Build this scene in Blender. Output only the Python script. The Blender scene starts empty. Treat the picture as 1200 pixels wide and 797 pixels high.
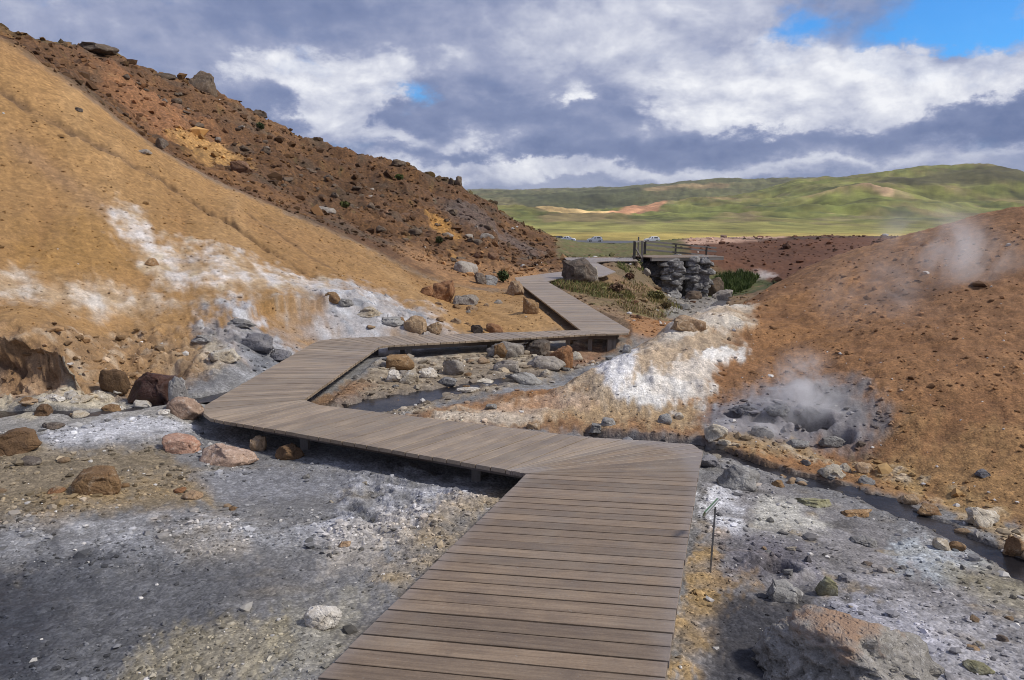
import bpy, bmesh, math, random
import numpy as np
from mathutils import Vector, Matrix
random.seed(7); rng = np.random.default_rng(7)
S = bpy.context.scene
COL = S.collection

# ------------------------------------------------------------------ camera
F, CX, CY, HOR, ZC = 850.0, 600.0, 398.5, 235.0, 1.75      # focal length in px of the 1200x797 photograph
TH = math.atan((CY-HOR)/F)
cam = bpy.data.cameras.new('camera'); co = bpy.data.objects.new('camera', cam); COL.objects.link(co)
co.location = (0, 0, ZC); co.rotation_euler = (math.pi/2-TH, 0, 0)
cam.sensor_width = 36; cam.lens = 36*F/1200; cam.clip_start = .05; cam.clip_end = 60000
S.camera = co
S.cycles.volume_bounces = 4; S.cycles.use_denoising = True; S.cycles.sample_clamp_indirect = 3; S.cycles.filter_width = 1.0
S.view_settings.view_transform = 'Standard'; S.view_settings.look = 'None'
S.view_settings.gamma = 1; S.view_settings.use_curve_mapping = False
S.view_settings.exposure = 0.45

HAZE = 4.5e-5
# ------------------------------------------------------------------ node helper
class NT:
    def __init__(self, tree): self.t = tree; tree.nodes.clear()
    def n(self, typ, **kw):
        nd = self.t.nodes.new(typ)
        for k, v in kw.items(): setattr(nd, k, v)
        return nd
    def l(self, a, b): self.t.links.new(a, b)
    def put(self, sock, v):
        if isinstance(v, bpy.types.NodeSocket): self.l(v, sock)
        elif v is not None: sock.default_value = v
    def m(self, op, a, b=None, c=None, clamp=False):
        nd = self.n('ShaderNodeMath', operation=op, use_clamp=clamp)
        for i, v in enumerate((a, b, c)):
            if v is not None: self.put(nd.inputs[i], v)
        return nd.outputs[0]
    def mix(self, fac, a, b, blend='MIX'):
        nd = self.n('ShaderNodeMix', data_type='RGBA', blend_type=blend)
        self.put(nd.inputs[0], fac)
        for i, v in ((6, a), (7, b)):
            if isinstance(v, (tuple, list)): v = tuple(v)+(1,)*(4-len(v))
            self.put(nd.inputs[i], v)
        return nd.outputs[2]
    def noise(self, vec, scale, detail=5, rough=.55, dist=0, out=0):
        nd = self.n('ShaderNodeTexNoise'); self.put(nd.inputs['Vector'], vec)
        nd.inputs['Scale'].default_value = scale; nd.inputs['Detail'].default_value = detail
        nd.inputs['Roughness'].default_value = rough; nd.inputs['Distortion'].default_value = dist
        return nd.outputs[out]
    def ramp(self, v, lo, hi, a=0., b=1., smooth=True):
        nd = self.n('ShaderNodeMapRange', interpolation_type='SMOOTHSTEP' if smooth else 'LINEAR')
        self.put(nd.inputs[0], v)
        for i, q in enumerate((lo, hi, a, b)): nd.inputs[i+1].default_value = q
        return nd.outputs[0]

# ------------------------------------------------------------------ sun and sky
SUN_EL, SUN_AZ = math.radians(46), math.radians(100)         # azimuth from +Y (view direction) towards +X
sd = bpy.data.lights.new('sun', 'SUN'); sd.energy = 2.5; sd.angle = math.radians(8); sd.color = (1, .95, .87)
so = bpy.data.objects.new('sun', sd); COL.objects.link(so)
dv = Vector((math.sin(SUN_AZ)*math.cos(SUN_EL), math.cos(SUN_AZ)*math.cos(SUN_EL), math.sin(SUN_EL)))
so.rotation_euler = dv.to_track_quat('Z', 'Y').to_euler()
W = bpy.data.worlds.new('World'); S.world = W; W.use_nodes = True
q = NT(W.node_tree)
tc = q.n('ShaderNodeTexCoord').outputs['Generated']
sep = q.n('ShaderNodeSeparateXYZ'); q.l(tc, sep.inputs[0]); X, Y, Z = sep.outputs
sky = q.n('ShaderNodeTexSky', sky_type='NISHITA', sun_disc=False, sun_elevation=SUN_EL, sun_rotation=SUN_AZ)
sky.ozone_density = 3.0; sky.dust_density = .3
AZ = q.m('ARCTAN2', X, Y); EL = q.m('ARCSINE', Z)
zz = q.m('ADD', q.m('MAXIMUM', Z, 0.0), .11)
cmb = q.n('ShaderNodeCombineXYZ'); q.l(q.m('DIVIDE', X, zz), cmb.inputs[0]); q.l(q.m('DIVIDE', Y, zz), cmb.inputs[1])
PL = cmb.outputs[0]                                          # position on a flat cloud deck
# clouds standing up in elevation: dir with stretched height
cm2 = q.n('ShaderNodeCombineXYZ'); q.l(X, cm2.inputs[0]); q.l(Y, cm2.inputs[1]); q.l(q.m('MULTIPLY', Z, 1.7), cm2.inputs[2]); DV = cm2.outputs[0]
cm3 = q.n('ShaderNodeCombineXYZ'); q.l(X, cm3.inputs[0]); q.l(Y, cm3.inputs[1]); q.l(q.m('ADD', q.m('MULTIPLY', Z, 1.7), .022), cm3.inputs[2])
off = q.n('ShaderNodeVectorMath', operation='ADD'); q.l(cm3.outputs[0], off.inputs[0]); off.inputs[1].default_value = (.012, 0, 0)
nd_ = q.noise(DV, 5.0, 9, .56, .2); nu_ = q.noise(off.outputs[0], 5.0, 9, .56, .2)
relief = q.m('SUBTRACT', nd_, nu_)                           # lit tops and right sides, shaded undersides
npl = q.noise(PL, .9, 8, .58, .4)
bn_ = q.noise(DV, 15, 5, .55, .4); bl_ = q.m('SUBTRACT', 1, q.m('MULTIPLY', q.m('ABSOLUTE', q.m('SUBTRACT', bn_, .5)), 5.0))   # puffy lobes
wv = q.noise(DV, 11, 7, .62, 0, 1)
ws = q.n('ShaderNodeSeparateXYZ'); q.l(wv, ws.inputs[0])
AZw = q.m('ADD', AZ, q.m('MULTIPLY', q.m('SUBTRACT', ws.outputs[0], .5), .16))
ELw = q.m('ADD', EL, q.m('MULTIPLY', q.m('SUBTRACT', ws.outputs[1], .5), .09))
def blobs(lst):
    tot = None
    for (px, py, sx, sy, amp) in lst:
        a = math.atan((px-CX)/F); e = (HOR-py)/F*.97
        u = q.m('MULTIPLY', q.m('SUBTRACT', AZw, a), F/sx); v = q.m('MULTIPLY', q.m('SUBTRACT', ELw, e), F/sy)
        g = q.m('MULTIPLY', q.m('EXPONENT', q.m('MULTIPLY', q.m('ADD', q.m('MULTIPLY', u, u), q.m('MULTIPLY', v, v)), -.5)), amp)
        tot = g if tot is None else q.m('ADD', tot, g)
    return tot
light = blobs([(850,115,62,32,.22),(1010,112,85,34,.18),(1150,112,60,18,.2),(930,140,120,22,.1),(425,112,42,24,.25),(500,165,95,9,.2),
    (300,92,70,26,.2),(120,42,70,22,.30),(620,62,120,34,.26),(765,45,95,36,.34),(560,197,130,5,.32),(720,199,140,5,.32),(830,207,60,4,.3),(960,196,90,4,.28),
    (1170,186,60,5,.35),(668,118,14,8,.35),(420,168,60,12,.35),(640,213,140,4,.16),
    (400,45,150,50,-.20),(620,135,170,18,-.34),(432,146,24,12,-.55),(995,45,52,40,-.20),(880,172,220,9,-.36),(1165,150,70,22,-.32),(560,184,150,5,-.30),
    (330,135,45,25,-.24),(190,15,90,26,-.25),(900,215,250,4,-.2),(540,60,60,30,-.05)])
holes = blobs([(1085,48,46,30,.80),(1145,78,60,12,.62),(1175,34,34,10,.30),(915,52,24,16,.60),(885,80,16,7,.4),(484,116,16,10,.5),(25,18,55,16,.45),(75,8,60,10,.4),(375,95,20,8,.25),(225,28,20,12,.2)])
Lt = q.m('ADD', q.m('ADD', .36, light), q.m('ADD', q.m('ADD', q.m('MULTIPLY', relief, 1.35), q.m('MULTIPLY', q.m('SUBTRACT', bl_, .62), .10)), q.m('ADD', q.m('MULTIPLY', q.m('SUBTRACT', npl, .5), .42), q.m('MULTIPLY', q.m('SUBTRACT', nd_, .5), .45))))
Lt = q.ramp(Lt, -.14, .98, 0, .92, False)
cum = blobs([(425,108,46,24,1.0),(395,140,36,18,.75),(480,166,80,11,.85),(600,196,130,7,.62),(845,112,58,27,1.05),(905,142,80,16,.8),(1005,112,78,27,1.0),(1135,122,62,15,.85),(300,86,54,17,.70),(118,40,60,17,.55),(668,118,18,9,.75),(760,40,70,26,.45),(800,204,160,6,.62),(540,211,90,5,.58),(700,60,150,22,.30),(560,70,90,22,.25),(1150,187,60,5,.5)])
lob = q.noise(DV, 19, 6, .6, .3)
cum = q.m('ADD', cum, q.m('ADD', q.m('MULTIPLY', q.m('SUBTRACT', nd_, .5), 1.5), q.m('MULTIPLY', q.m('SUBTRACT', lob, .5), .7)))
CM = q.ramp(cum, .36, .76)
Lc = q.m('ADD', q.m('ADD', .74, q.m('MULTIPLY', relief, 1.9)), q.m('ADD', q.m('MULTIPLY', q.m('SUBTRACT', lob, .5), .45), q.m('MULTIPLY', q.m('SUBTRACT', cum, .8), .22)))
Lc = q.m('MINIMUM', q.m('MAXIMUM', Lc, .3), 1)
mxl = q.n('ShaderNodeMix', data_type='FLOAT'); q.l(CM, mxl.inputs[0]); q.l(Lt, mxl.inputs[2]); q.l(Lc, mxl.inputs[3]); Lt = mxl.outputs[0]
cov = q.m('SUBTRACT', q.m('ADD', 1.02, q.m('MULTIPLY', q.m('SUBTRACT', nd_, .5), .9)), holes)
cov = q.m('MAXIMUM', q.m('MAXIMUM', q.ramp(cov, .34, .95), q.m('MULTIPLY', CM, .97)), .06)
cl = q.n('ShaderNodeValToRGB'); q.l(Lt, cl.inputs[0])
el = cl.color_ramp.elements; el[0].position = 0; el[0].color = (.125,.17,.32,1); el[1].position = 1; el[1].color = (.82,.83,.87,1)
for p_, c_ in ((.28,(.20,.245,.40,1)),(.50,(.32,.355,.50,1)),(.72,(.53,.555,.66,1))):
    e_ = el.new(p_); e_.color = c_
ccol = q.mix(1, cl.outputs[0], (8.2,8.2,8.2), 'MULTIPLY')
blue = q.mix(1, sky.outputs[0], (.26,.74,1.18), 'MULTIPLY')
bg = q.n('ShaderNodeBackground'); q.l(q.mix(cov, blue, ccol), bg.inputs[0]); bg.inputs[1].default_value = .10
q.l(bg.outputs[0], q.n('ShaderNodeOutputWorld').inputs[0])

# ------------------------------------------------------------------ geometry of view
def ray(px, py):
    cx = (px-CX)/F; cy = -(py-CY)/F
    dy = math.cos(TH)+cy*math.sin(TH); dz = -math.sin(TH)+cy*math.cos(TH)
    return cx/dy, dz/dy
def P(px, py, d):
    a, b = ray(px, py); return (a*d, d, ZC+b*d)
def G(px, py, z):
    a, b = ray(px, py); d = (z-ZC)/b; return (a*d, d, z)

# ------------------------------------------------------------------ noise
_perm = np.random.default_rng(3).permutation(512).astype(np.int64)
_perm = np.concatenate([_perm, _perm])
_ang = np.random.default_rng(4).random(512)*2*np.pi
_gx, _gy = np.cos(_ang), np.sin(_ang)
def pn(x, y, seed=0):
    xi = np.floor(x).astype(np.int64); yi = np.floor(y).astype(np.int64)
    xf = x-xi; yf = y-yi
    def h(i, j): return _perm[(_perm[(i+seed*37) & 511]+j+seed*11) & 511]
    u = xf*xf*xf*(xf*(xf*6-15)+10); v = yf*yf*yf*(yf*(yf*6-15)+10)
    def g(i, j, a, b): k = h(i, j); return _gx[k]*a+_gy[k]*b
    a = g(xi, yi, xf, yf); b = g(xi+1, yi, xf-1, yf); c = g(xi, yi+1, xf, yf-1); d = g(xi+1, yi+1, xf-1, yf-1)
    return ((a+(b-a)*u)*(1-v)+(c+(d-c)*u)*v)*1.5
def fbm(x, y, o=4, seed=0, gain=.5):
    s = 0; a = 1; t = 0
    for i in range(o):
        s = s+a*pn(x, y, seed+i); t += a; a *= gain; x = x*2.03+17.1; y = y*2.03-9.7
    return s/t
def sm(x, a, b):
    t = np.clip((x-a)/(b-a), 0, 1); return t*t*(3-2*t)

# ------------------------------------------------------------------ terrain control points
CT = []
def cp(*rows):
    for (px, py, d) in rows: CT.append(P(px, py, d))
def cz(*rows):
    for (px, py, z) in rows: CT.append(G(px, py, z))
# foreground and the flat
cz((-300,797,-.50),(0,797,-.48),(200,797,-.45),(365,790,-.40),(0,690,-.56),(200,690,-.55),(450,690,-.55),(300,620,-.66),(-300,620,-.6),(0,600,-.66),(520,630,-.66),
   (600,570,-.86),(450,555,-.90),(300,560,-.86),(150,560,-.74),(0,540,-.72),(360,540,-.95),(240,510,-.90),(120,520,-.76),(0,500,-.78),(200,480,-.80),(100,475,-.82),(20,475,-.80),(-300,520,-.7))
cz((830,797,-.55),(1000,797,-.62),(1200,797,-.66),(1500,797,-.6),(830,690,-.70),(1000,680,-.80),(1200,710,-.78),(1100,650,-.93),(1200,655,-1.02),(1000,600,-1.0),(900,580,-.97),(840,560,-.98),(1400,690,-1.0),
   (1090,612,-1.06),(990,570,-1.06),(900,548,-1.05),(830,520,-1.02),(740,512,-1.03),(680,508,-1.05),(620,505,-1.04))
cz((480,474,-1.04),(420,478,-1.02),(420,450,-1.02),(560,440,-1.12),(640,430,-1.2),(710,405,-1.45),(450,432,-1.05),(500,418,-1.2),(600,412,-1.32),(380,470,-.98),(330,445,-.92),(290,460,-.88))
CT += [(0,.6,-.42),(-3,.6,-.4),(3,.6,-.45),(-.5,1.5,-.45),(6,2,-.5),(-6,2,-.4),(-10,-4,-.3),(10,-4,-.3),(0,-3,-.2)]
# clay slope on the left and its ridge
cp((0,462,9.3),(100,460,9.6),(210,440,10.4),(300,420,11.4),(380,396,13.0))
cp((-300,400,9.0),(-300,200,15),(-300,0,22),(-300,-60,26),(0,393,9.85),(-60,396,9.85),(60,398,9.9),(0,360,11.3),(0,300,13.5),(0,200,17.5),(0,100,21.5),(0,48,24.5),(130,400,11.7),(130,300,15),(130,200,20),(130,135,24.5),
   (270,390,12.4),(270,330,15),(270,260,20),(270,222,24),(400,375,13.8),(400,330,17.5),(400,278,24),(520,384,15.8),(520,350,19.5),(530,336,23),(600,374,17.6),(595,336,25),(560,322,27))
CT += [(-26,30,7.6),(-18.5,30,6.4),(-14,29.5,3.9),(-9.2,29,1.9),(-5.4,28,.4)]
# rocky hill behind
cp((60,84,36),(60,62,48),(0,36,48),(-150,-10,48),(-400,-60,50),(100,60,50),(170,86,52),(240,110,53),(300,140,53),(350,166,54),(420,186,55),(470,199,56),(545,226,58),(580,251,56),(620,282,52),(652,301,48),
   (200,150,38),(300,205,36),(400,245,35),(400,215,45),(300,170,45),(500,285,34),(500,250,45),(560,300,34),(600,312,34),(635,314,36))
for (px, py, d, drop) in ((-150,-10,48,1),(0,36,48,3),(100,60,50,3),(240,110,53,4),(350,166,54,5),(470,199,56,5),(545,226,58,5),(620,282,52,3),(652,301,48,1.5)):
    a = P(px, py, d); s = 1.6; CT.append((a[0]*s, a[1]*s, a[2]-drop))
# beside boardwalk, gully, bridge
cp((740,372,20),(785,378,21),(705,347,24),(690,331,27),(760,352,27),(720,380,16.6),(800,382,23),(830,364,28),(846,352,33),(905,338,37),(720,317,33),(745,325,34),(745,340,31),(785,352,31),(700,308,36),(660,318,33),
   (745,308,37),(850,303,47),(880,327,44),(900,291,53),(870,278.5,60),(960,277.5,58),(1045,277.5,56),(1150,285,52),(800,298,48),(800,285,75),(720,302,48))
CT += [(9,90,-4.6),(24,90,-4.6),(40,85,-4.2),(5.5,26,-1.95),(7,31,-2.4),(9.5,36,-2.95)]
# mound on the right
cp((1200,603,6.25),(1200,500,7.8),(1200,400,10),(1200,300,13),(1200,249,15.5),(1300,232,16),(1450,215,17),(1450,400,10),(1450,620,6.0),(1100,582,6.7),(1100,480,8.4),(1100,380,11),(1100,310,14),(1100,276,16),
   (1000,540,7.9),(1000,470,9.0),(1000,400,11),(1000,335,14.3),(1000,306,16),(900,480,9.1),(900,400,12),(900,362,14.4),(900,346,15.5),(830,470,9.4),(830,400,12.2),(830,368,14),(780,460,9.7),(780,412,11.4),(785,386,12.8),
   (720,475,9.3),(722,425,11.0),(698,440,10.7),(664,452,10.2),(620,480,9.35),(560,488,9.1),(650,468,9.6))
CT += [(16,21,1.5),(15,30,-.5),(11,22,.2),(12,30,-1.6),(7.6,20.5,-.5),(8.5,27,-2.2),(5.2,19,-1.5),(6.6,24,-2.2),(3.8,17,-1.4),(2.9,15,-1.45),(1.6,12.3,-1.3),(1.2,11.4,-1.25),(.8,11.0,-1.2),(30,30,1.2),(30,18,3)]
# valley floor and hills
cp((778,347,36.6),(762,328,36.8),(752,312,37.2),(800,352,36),(830,350,36.5),(815,352,40),(850,338,42))
cp((640,249.5,690),(690,257,660),(665,251,700))
cp((690,300.5,48),(700,292,110),(690,285.5,195),(640,283,215),(760,284,215),(690,282.5,228),(900,280,210),(600,276,275),(700,275.5,275),(800,275.5,275),(1000,273.5,280),(1200,271,290),(1500,270,290),
   (600,262,480),(700,259,500),(850,253,560),(800,266,380),(620,245,800),(660,246,820),(700,255,640),(722,252,780),(760,241,900),(850,232,1000),(800,236,950),(900,226,1050),(930,213,1100),(1000,207,1050),(1060,200,1000),(1130,193.5,1000),(1170,194.5,1000),(1200,201,1000),(1300,214,1000),
   (1000,262,430),(1000,243,620),(1010,217,780),(950,232,800),(1060,232,800),(1100,240,680),(1200,247,620),(1200,225,820),(1300,250,600))
for (px, py, d, drop) in ((620,245,800,18),(700,246,880,20),(760,241,900,14),(930,213,1100,25),(1060,200,1000,30),(1130,193.5,1000,35),(1200,201,1000,30)):
    a = P(px, py, d); s = 1.35; CT.append((a[0]*s, a[1]*s, a[2]-drop))
cp((600,237,1500),(660,236,1500),(740,236,1500),(600,225.5,2400),(640,225,2400),(690,228,2300),(740,223,2200),(800,214.5,2000),(860,212,2000),(930,211.5,2100),(560,228,2000),(1100,212,2200))
cp((540,224.5,5500),(560,223,6500),(600,222.5,7000),(660,225.5,7000),(720,226,7000),(800,224,7000),(1000,224,7000),(1300,224,7000),(300,224,7000),(-200,226,7000),(400,235,1500),(-300,240,1500),(1500,235,1500))
CT += [(-10,-8,-.3),(-200,260,-6),(-100,100,4),(-60,60,11),(120,100,-3),(90,40,2),(60,20,3),(-700,500,0),(-20000,100,0),(20000,100,0),(0,18000,-60),(6000,14000,-60),(-6000,14000,-60)]
CT = np.array(CT)
def pol(x, y): return np.stack([np.arctan2(x, y), np.log(np.hypot(x, y))*.55], -1)
_pc = pol(CT[:,0], CT[:,1])
def _tps(d2): return .5*d2*np.log(d2+1e-12)
_n = len(CT); _A = np.zeros((_n+3, _n+3)); _d2 = ((_pc[:,None]-_pc[None])**2).sum(-1)
_A[:_n,:_n] = _tps(_d2)+np.eye(_n)*2e-4; _A[:_n,_n] = 1; _A[:_n,_n+1:] = _pc; _A[_n:,:_n] = _A[:_n,_n:].T
# interpolate z / r**0.5 so that near and far points weigh alike
_rw = np.sqrt(np.hypot(CT[:,0], CT[:,1])+1)
_w = np.linalg.solve(_A, np.concatenate([CT[:,2]/_rw, np.zeros(3)]))
def base_z(x, y):
    sh = np.shape(x); x = np.ravel(x); y = np.ravel(y); out = np.empty(len(x))
    for i in range(0, len(x), 20000):
        p = pol(x[i:i+20000], y[i:i+20000]); d2 = ((p[:,None]-_pc[None])**2).sum(-1)
        out[i:i+20000] = (_tps(d2)@_w[:_n]+_w[_n]+p@_w[_n+1:])*np.sqrt(np.hypot(x[i:i+20000], y[i:i+20000])+1)
    return out.reshape(sh)

# ------------------------------------------------------------------ terrain grid: rings round the near ground, finer near, coarser far
_a = np.arange(-.70, .7001, .00165); _o = []; t_, s_ = .70, .002
while t_ < 2.0: s_ = min(s_*1.12, .05); t_ += s_; _o.append(t_)
TA = np.concatenate([-np.array(_o)[::-1], _a, np.array(_o)])
LR = np.concatenate([np.arange(math.log(.55), math.log(3), .009), np.arange(math.log(3), math.log(62), .0049), np.arange(math.log(62), math.log(1500), .017), np.arange(math.log(1500), math.log(18000), .035)])
NR, NA = len(LR), len(TA)
_ca = np.interp(np.linspace(0, 1, 330), np.linspace(0, 1, NA), TA); _cr = np.linspace(LR[0], LR[-1], 380)
_ca = np.sort(np.concatenate([_ca]))
_cz = base_z(np.exp(_cr)[:,None]*np.sin(_ca)[None], np.exp(_cr)[:,None]*np.cos(_ca)[None])
def bilin(ga, gr, zz, a, lr):
    ia = np.clip(np.searchsorted(ga, a)-1, 0, len(ga)-2); ir = np.clip(np.searchsorted(gr, lr)-1, 0, len(gr)-2)
    fa = np.clip((a-ga[ia])/(ga[ia+1]-ga[ia]), 0, 1); fr = np.clip((lr-gr[ir])/(gr[ir+1]-gr[ir]), 0, 1)
    return (zz[ir,ia]*(1-fa)+zz[ir,ia+1]*fa)*(1-fr)+(zz[ir+1,ia]*(1-fa)+zz[ir+1,ia+1]*fa)*fr
def make_height(ga, gr, zz):
    return lambda x, y: bilin(ga, gr, zz, np.arctan2(x, y), np.log(np.maximum(np.hypot(x, y), .3)))
h0 = make_height(_ca, _cr, _cz)
def hit(px, py, h=None, lo=1.2, hi=12000):
    h = h or h0; a, b = ray(px, py); d = np.exp(np.linspace(math.log(lo), math.log(hi), 2600))
    g = ZC+b*d-h(a*d, d); k = np.argmax(g < 0)
    if not (g < 0).any(): k = len(d)-1
    if k == 0: dd = d[0]
    else: t = g[k-1]/(g[k-1]-g[k]); dd = d[k-1]+(d[k]-d[k-1])*t
    return np.array((a*dd, dd, float(h(a*dd, dd))))

AA, RR = np.meshgrid(TA, LR); R_ = np.exp(RR)
VX, VY = R_*np.sin(AA), R_*np.cos(AA)
VZ = bilin(_ca, _cr, _cz, AA.ravel(), RR.ravel()).reshape(AA.shape)
PU, PV = AA, RR*.32                                           # ground chart used for outlines of patches on the ground
def chart(p): return np.array([math.atan2(p[0], p[1]), math.log(math.hypot(p[0], p[1]))*.32])
def to_chart(pts):
    o = []
    for p in pts: o.append(chart(hit(*p) if len(p) == 2 else P(*p)))
    return np.array(o)
def sdf(poly, U, V):
    """signed distance (inside positive) of grid points to a polygon"""
    d = np.full(U.shape, 1e9); ins = np.zeros(U.shape, bool)
    for i in range(len(poly)):
        a, b = poly[i-1], poly[i]; e = b-a; L = (e*e).sum()+1e-15
        wx, wy = U-a[0], V-a[1]; t = np.clip((wx*e[0]+wy*e[1])/L, 0, 1)
        d = np.minimum(d, (wx-t*e[0])**2+(wy-t*e[1])**2)
        c = ((a[1] <= V) & (b[1] > V)) | ((b[1] <= V) & (a[1] > V))
        ins ^= c & (U < a[0]+(V-a[1])*(e[0]/(e[1] if abs(e[1]) > 1e-12 else 1e-12)))
    d = np.sqrt(d); return np.where(ins, d, -d)
def mask(pts, soft=.012, amp=.02, nz=None, chartpts=None):
    poly = to_chart(pts) if chartpts is None else chartpts
    pad = soft+amp*1.2+.01; lo = poly.min(0)-pad; hi = poly.max(0)+pad
    rs = np.searchsorted(LR*.32, (lo[1], hi[1])); cs = np.searchsorted(TA, (lo[0], hi[0]))
    sl = (slice(max(rs[0]-1, 0), rs[1]+1), slice(max(cs[0]-1, 0), cs[1]+1))
    out = np.zeros(VX.shape)
    if rs[1] <= rs[0] or cs[1] <= cs[0]: return out
    s = sdf(poly, PU[sl], PV[sl])
    if nz is not None: s = s+amp*nz[sl]
    out[sl] = sm(s, -soft, soft); return out
def sand(x, lam, o=4, seed=0): return fbm(VX/lam, VY/lam, o, seed)

# noises in metres on the ground; the far field uses wavelengths that grow with distance
lamr = np.maximum(R_*.06, .3)
N_big = fbm(VX/6, VY/6, 4, 1); N_mid = fbm(VX/1.1, VY/1.1, 5, 7); N_sml = fbm(VX/.28, VY/.28, 4, 13); N_fin = fbm(VX/.07, VY/.07, 3, 19)
N_pol = fbm(AA*26, RR*9, 5, 23); N_pol2 = fbm(AA*90, RR*30, 4, 29); N_far = fbm(VX/160, VY/160, 6, 31); N_far2 = fbm(VX/900, VY/900, 5, 37)
near = sm(-R_, -75, -35)                                      # 1 near, 0 in the valley
NW = np.clip(.55*N_pol+.45*N_mid*near+.5*N_pol2, -1, 1)*1.6      # warps patch outlines

# regions
RIDGE = [(0,48,24.8),(130,135,24.8),(270,222,24.4),(400,278,24.4),(530,336,23.3)]
CLAY = [(-700,500,5),(-300,430,9),(0,462,9.3),(105,460,9.6),(210,438,10.4),(300,418,11.4),(385,396,13.0),(520,386,15.4),(672,386,16.5),(612,340,24)] + RIDGE[::-1] + [(-300,-50,26),(-900,-50,26)]
ROCKY = [(612,338,24.6)]+RIDGE[::-1]+[(-300,-50,27),(-900,-50,27),(-900,0,70),(0,36,90),(350,166,90),(545,226,84),(652,301,62),(664,318,36),(640,326,30)]
MOUND = [(470,494,8.9),(640,503,8.6),(820,520,8.2),(900,545,7.4),(1000,566,7.0),(1090,603,6.5),(1200,640,6.0),(1500,700,5.2),(1700,500,9),(1700,230,35),(1100,300,30),(900,370,22),(800,395,17),(700,430,11.9),(660,448,10.8),(560,470,9.9)]
M_clay = mask(CLAY, .01, .012, NW); M_rock = mask(ROCKY, .006, .008, NW); M_mound = mask(MOUND, .010, .010, NW)
M_rock *= (1-M_clay)
M_far = sm(RR, math.log(62), math.log(120))
M_flat = np.clip(1-M_clay-M_rock-M_mound-M_far, 0, 1)*sm(-R_, -34, -26)

# ---- relief
ridged = 1-np.abs(fbm(VX/7, VY/7, 5, 41))*2.2
VZ = VZ + M_rock*sm(R_, 26, 34)*(.95*(ridged-.55)+.55*fbm(VX/2.2, VY/2.2, 4, 43)+.28*np.maximum(fbm(VX/.9, VY/.9, 3, 47), 0)+.12*N_sml)*np.where(AA > -.02, .45, 1)
# gullies running down the clay slope
rill = fbm((VX+.42*VY)/1.5, (VY-.42*VX)/11, 4, 53); rill2 = fbm((VX*.8+.6*VY)/.5, (VY*.8-.6*VX)/5, 3, 59)
VZ = VZ + M_clay*(sm(R_, 10.5, 14)*(.16*rill-.06*np.abs(rill2))+.05*N_mid+.03*N_sml+.008*N_fin)
VZ = VZ + M_mound*(.10*N_mid+.045*N_sml+.014*N_fin+.03*np.abs(fbm(VX/.5, VY/.5, 3, 61)))
VZ = VZ + M_flat*(.045*N_mid+.022*N_sml+.007*N_fin)
VZ = VZ + sm(R_, 28, 34)*(1-M_rock)*(1-M_far)*(.10*N_mid+.07*N_sml+.16*N_big)
VZ = VZ + M_far*(sm(R_, 380, 700)*(5*N_far+9*(.4-np.abs(fbm(VX/130, VY/170, 5, 65))*2)+2.4*fbm(VX/45, VY/60, 4, 63)+ (R_/1000)*5*fbm(VX/380, VY/380, 5, 67))+.5*N_far*(1-sm(R_, 200, 400)))
# dark crack down the clay slope
def polydist(pts, U=PU, V=PV, sc=1.0):
    poly = to_chart(pts); d = np.full(U.shape, 1e9)
    for a, b in zip(poly[:-1], poly[1:]):
        e = b-a; L = (e*e).sum()+1e-15; wx, wy = U-a[0], V-a[1]; t = np.clip((wx*e[0]+wy*e[1])/L, 0, 1)
        d = np.minimum(d, np.hypot(wx-t*e[0], wy-t*e[1]))
    return d
CRACK = [(-10,98),(40,128),(95,160),(140,182),(190,208),(228,236),(270,262),(300,284),(330,300),(375,325)]
cr1 = polydist(CRACK)+.0022*N_pol2*1.6
CR1 = np.exp(-(cr1/.0032)**2)*M_clay*sm(N_pol, -.45, .05)
VZ -= .16*CR1
WRID = mask([(655,458),(672,436),(722,418),(772,396),(802,372),(870,366),(876,384),(840,396),(870,410),(838,432),(828,462),(760,474),(700,462)], .022, .006, NW)
VZ = VZ + WRID*(.10+.06*(.5-np.abs(fbm(VX/.7, VY/.9, 4, 181))*2.2)+.03*N_sml)
# mud pots and small vents
def crater(px, py, r, depth, rim=.25, ell=1.0):
    global VZ
    c = hit(px, py); rr = np.hypot(VX-c[0], (VY-c[1])/ell)*(1+.16*N_mid+.05*N_sml)
    VZ = VZ - depth*(1-sm(rr, r*.45, r)) + rim*depth*np.exp(-((rr-r*1.15)/(r*.28))**2)*(.6+N_sml)
    return np.exp(-(rr/(r*.9))**4)
C1 = crater(948, 495, .30, .40, .14, .8); C2 = crater(984, 512, .19, .18, .2, .8); C3 = crater(893, 493, .16, .14, .3); C4 = crater(858, 487, .13, .10, .3)
C5 = crater(912, 664, .15, .12, .35); C6 = crater(885, 660, .07, .05, .4)
# lumpy wet mud round the pot
M_mud = mask([(815,492),(850,470),(905,452),(960,446),(1010,460),(1034,492),(1022,520),(980,532),(900,524),(840,512)], .016, .016, NW)
VZ += M_mud*(.075*np.abs(fbm(VX/.5, VY/.4, 3, 71))-.04*N_sml-.011*N_fin)
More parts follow.
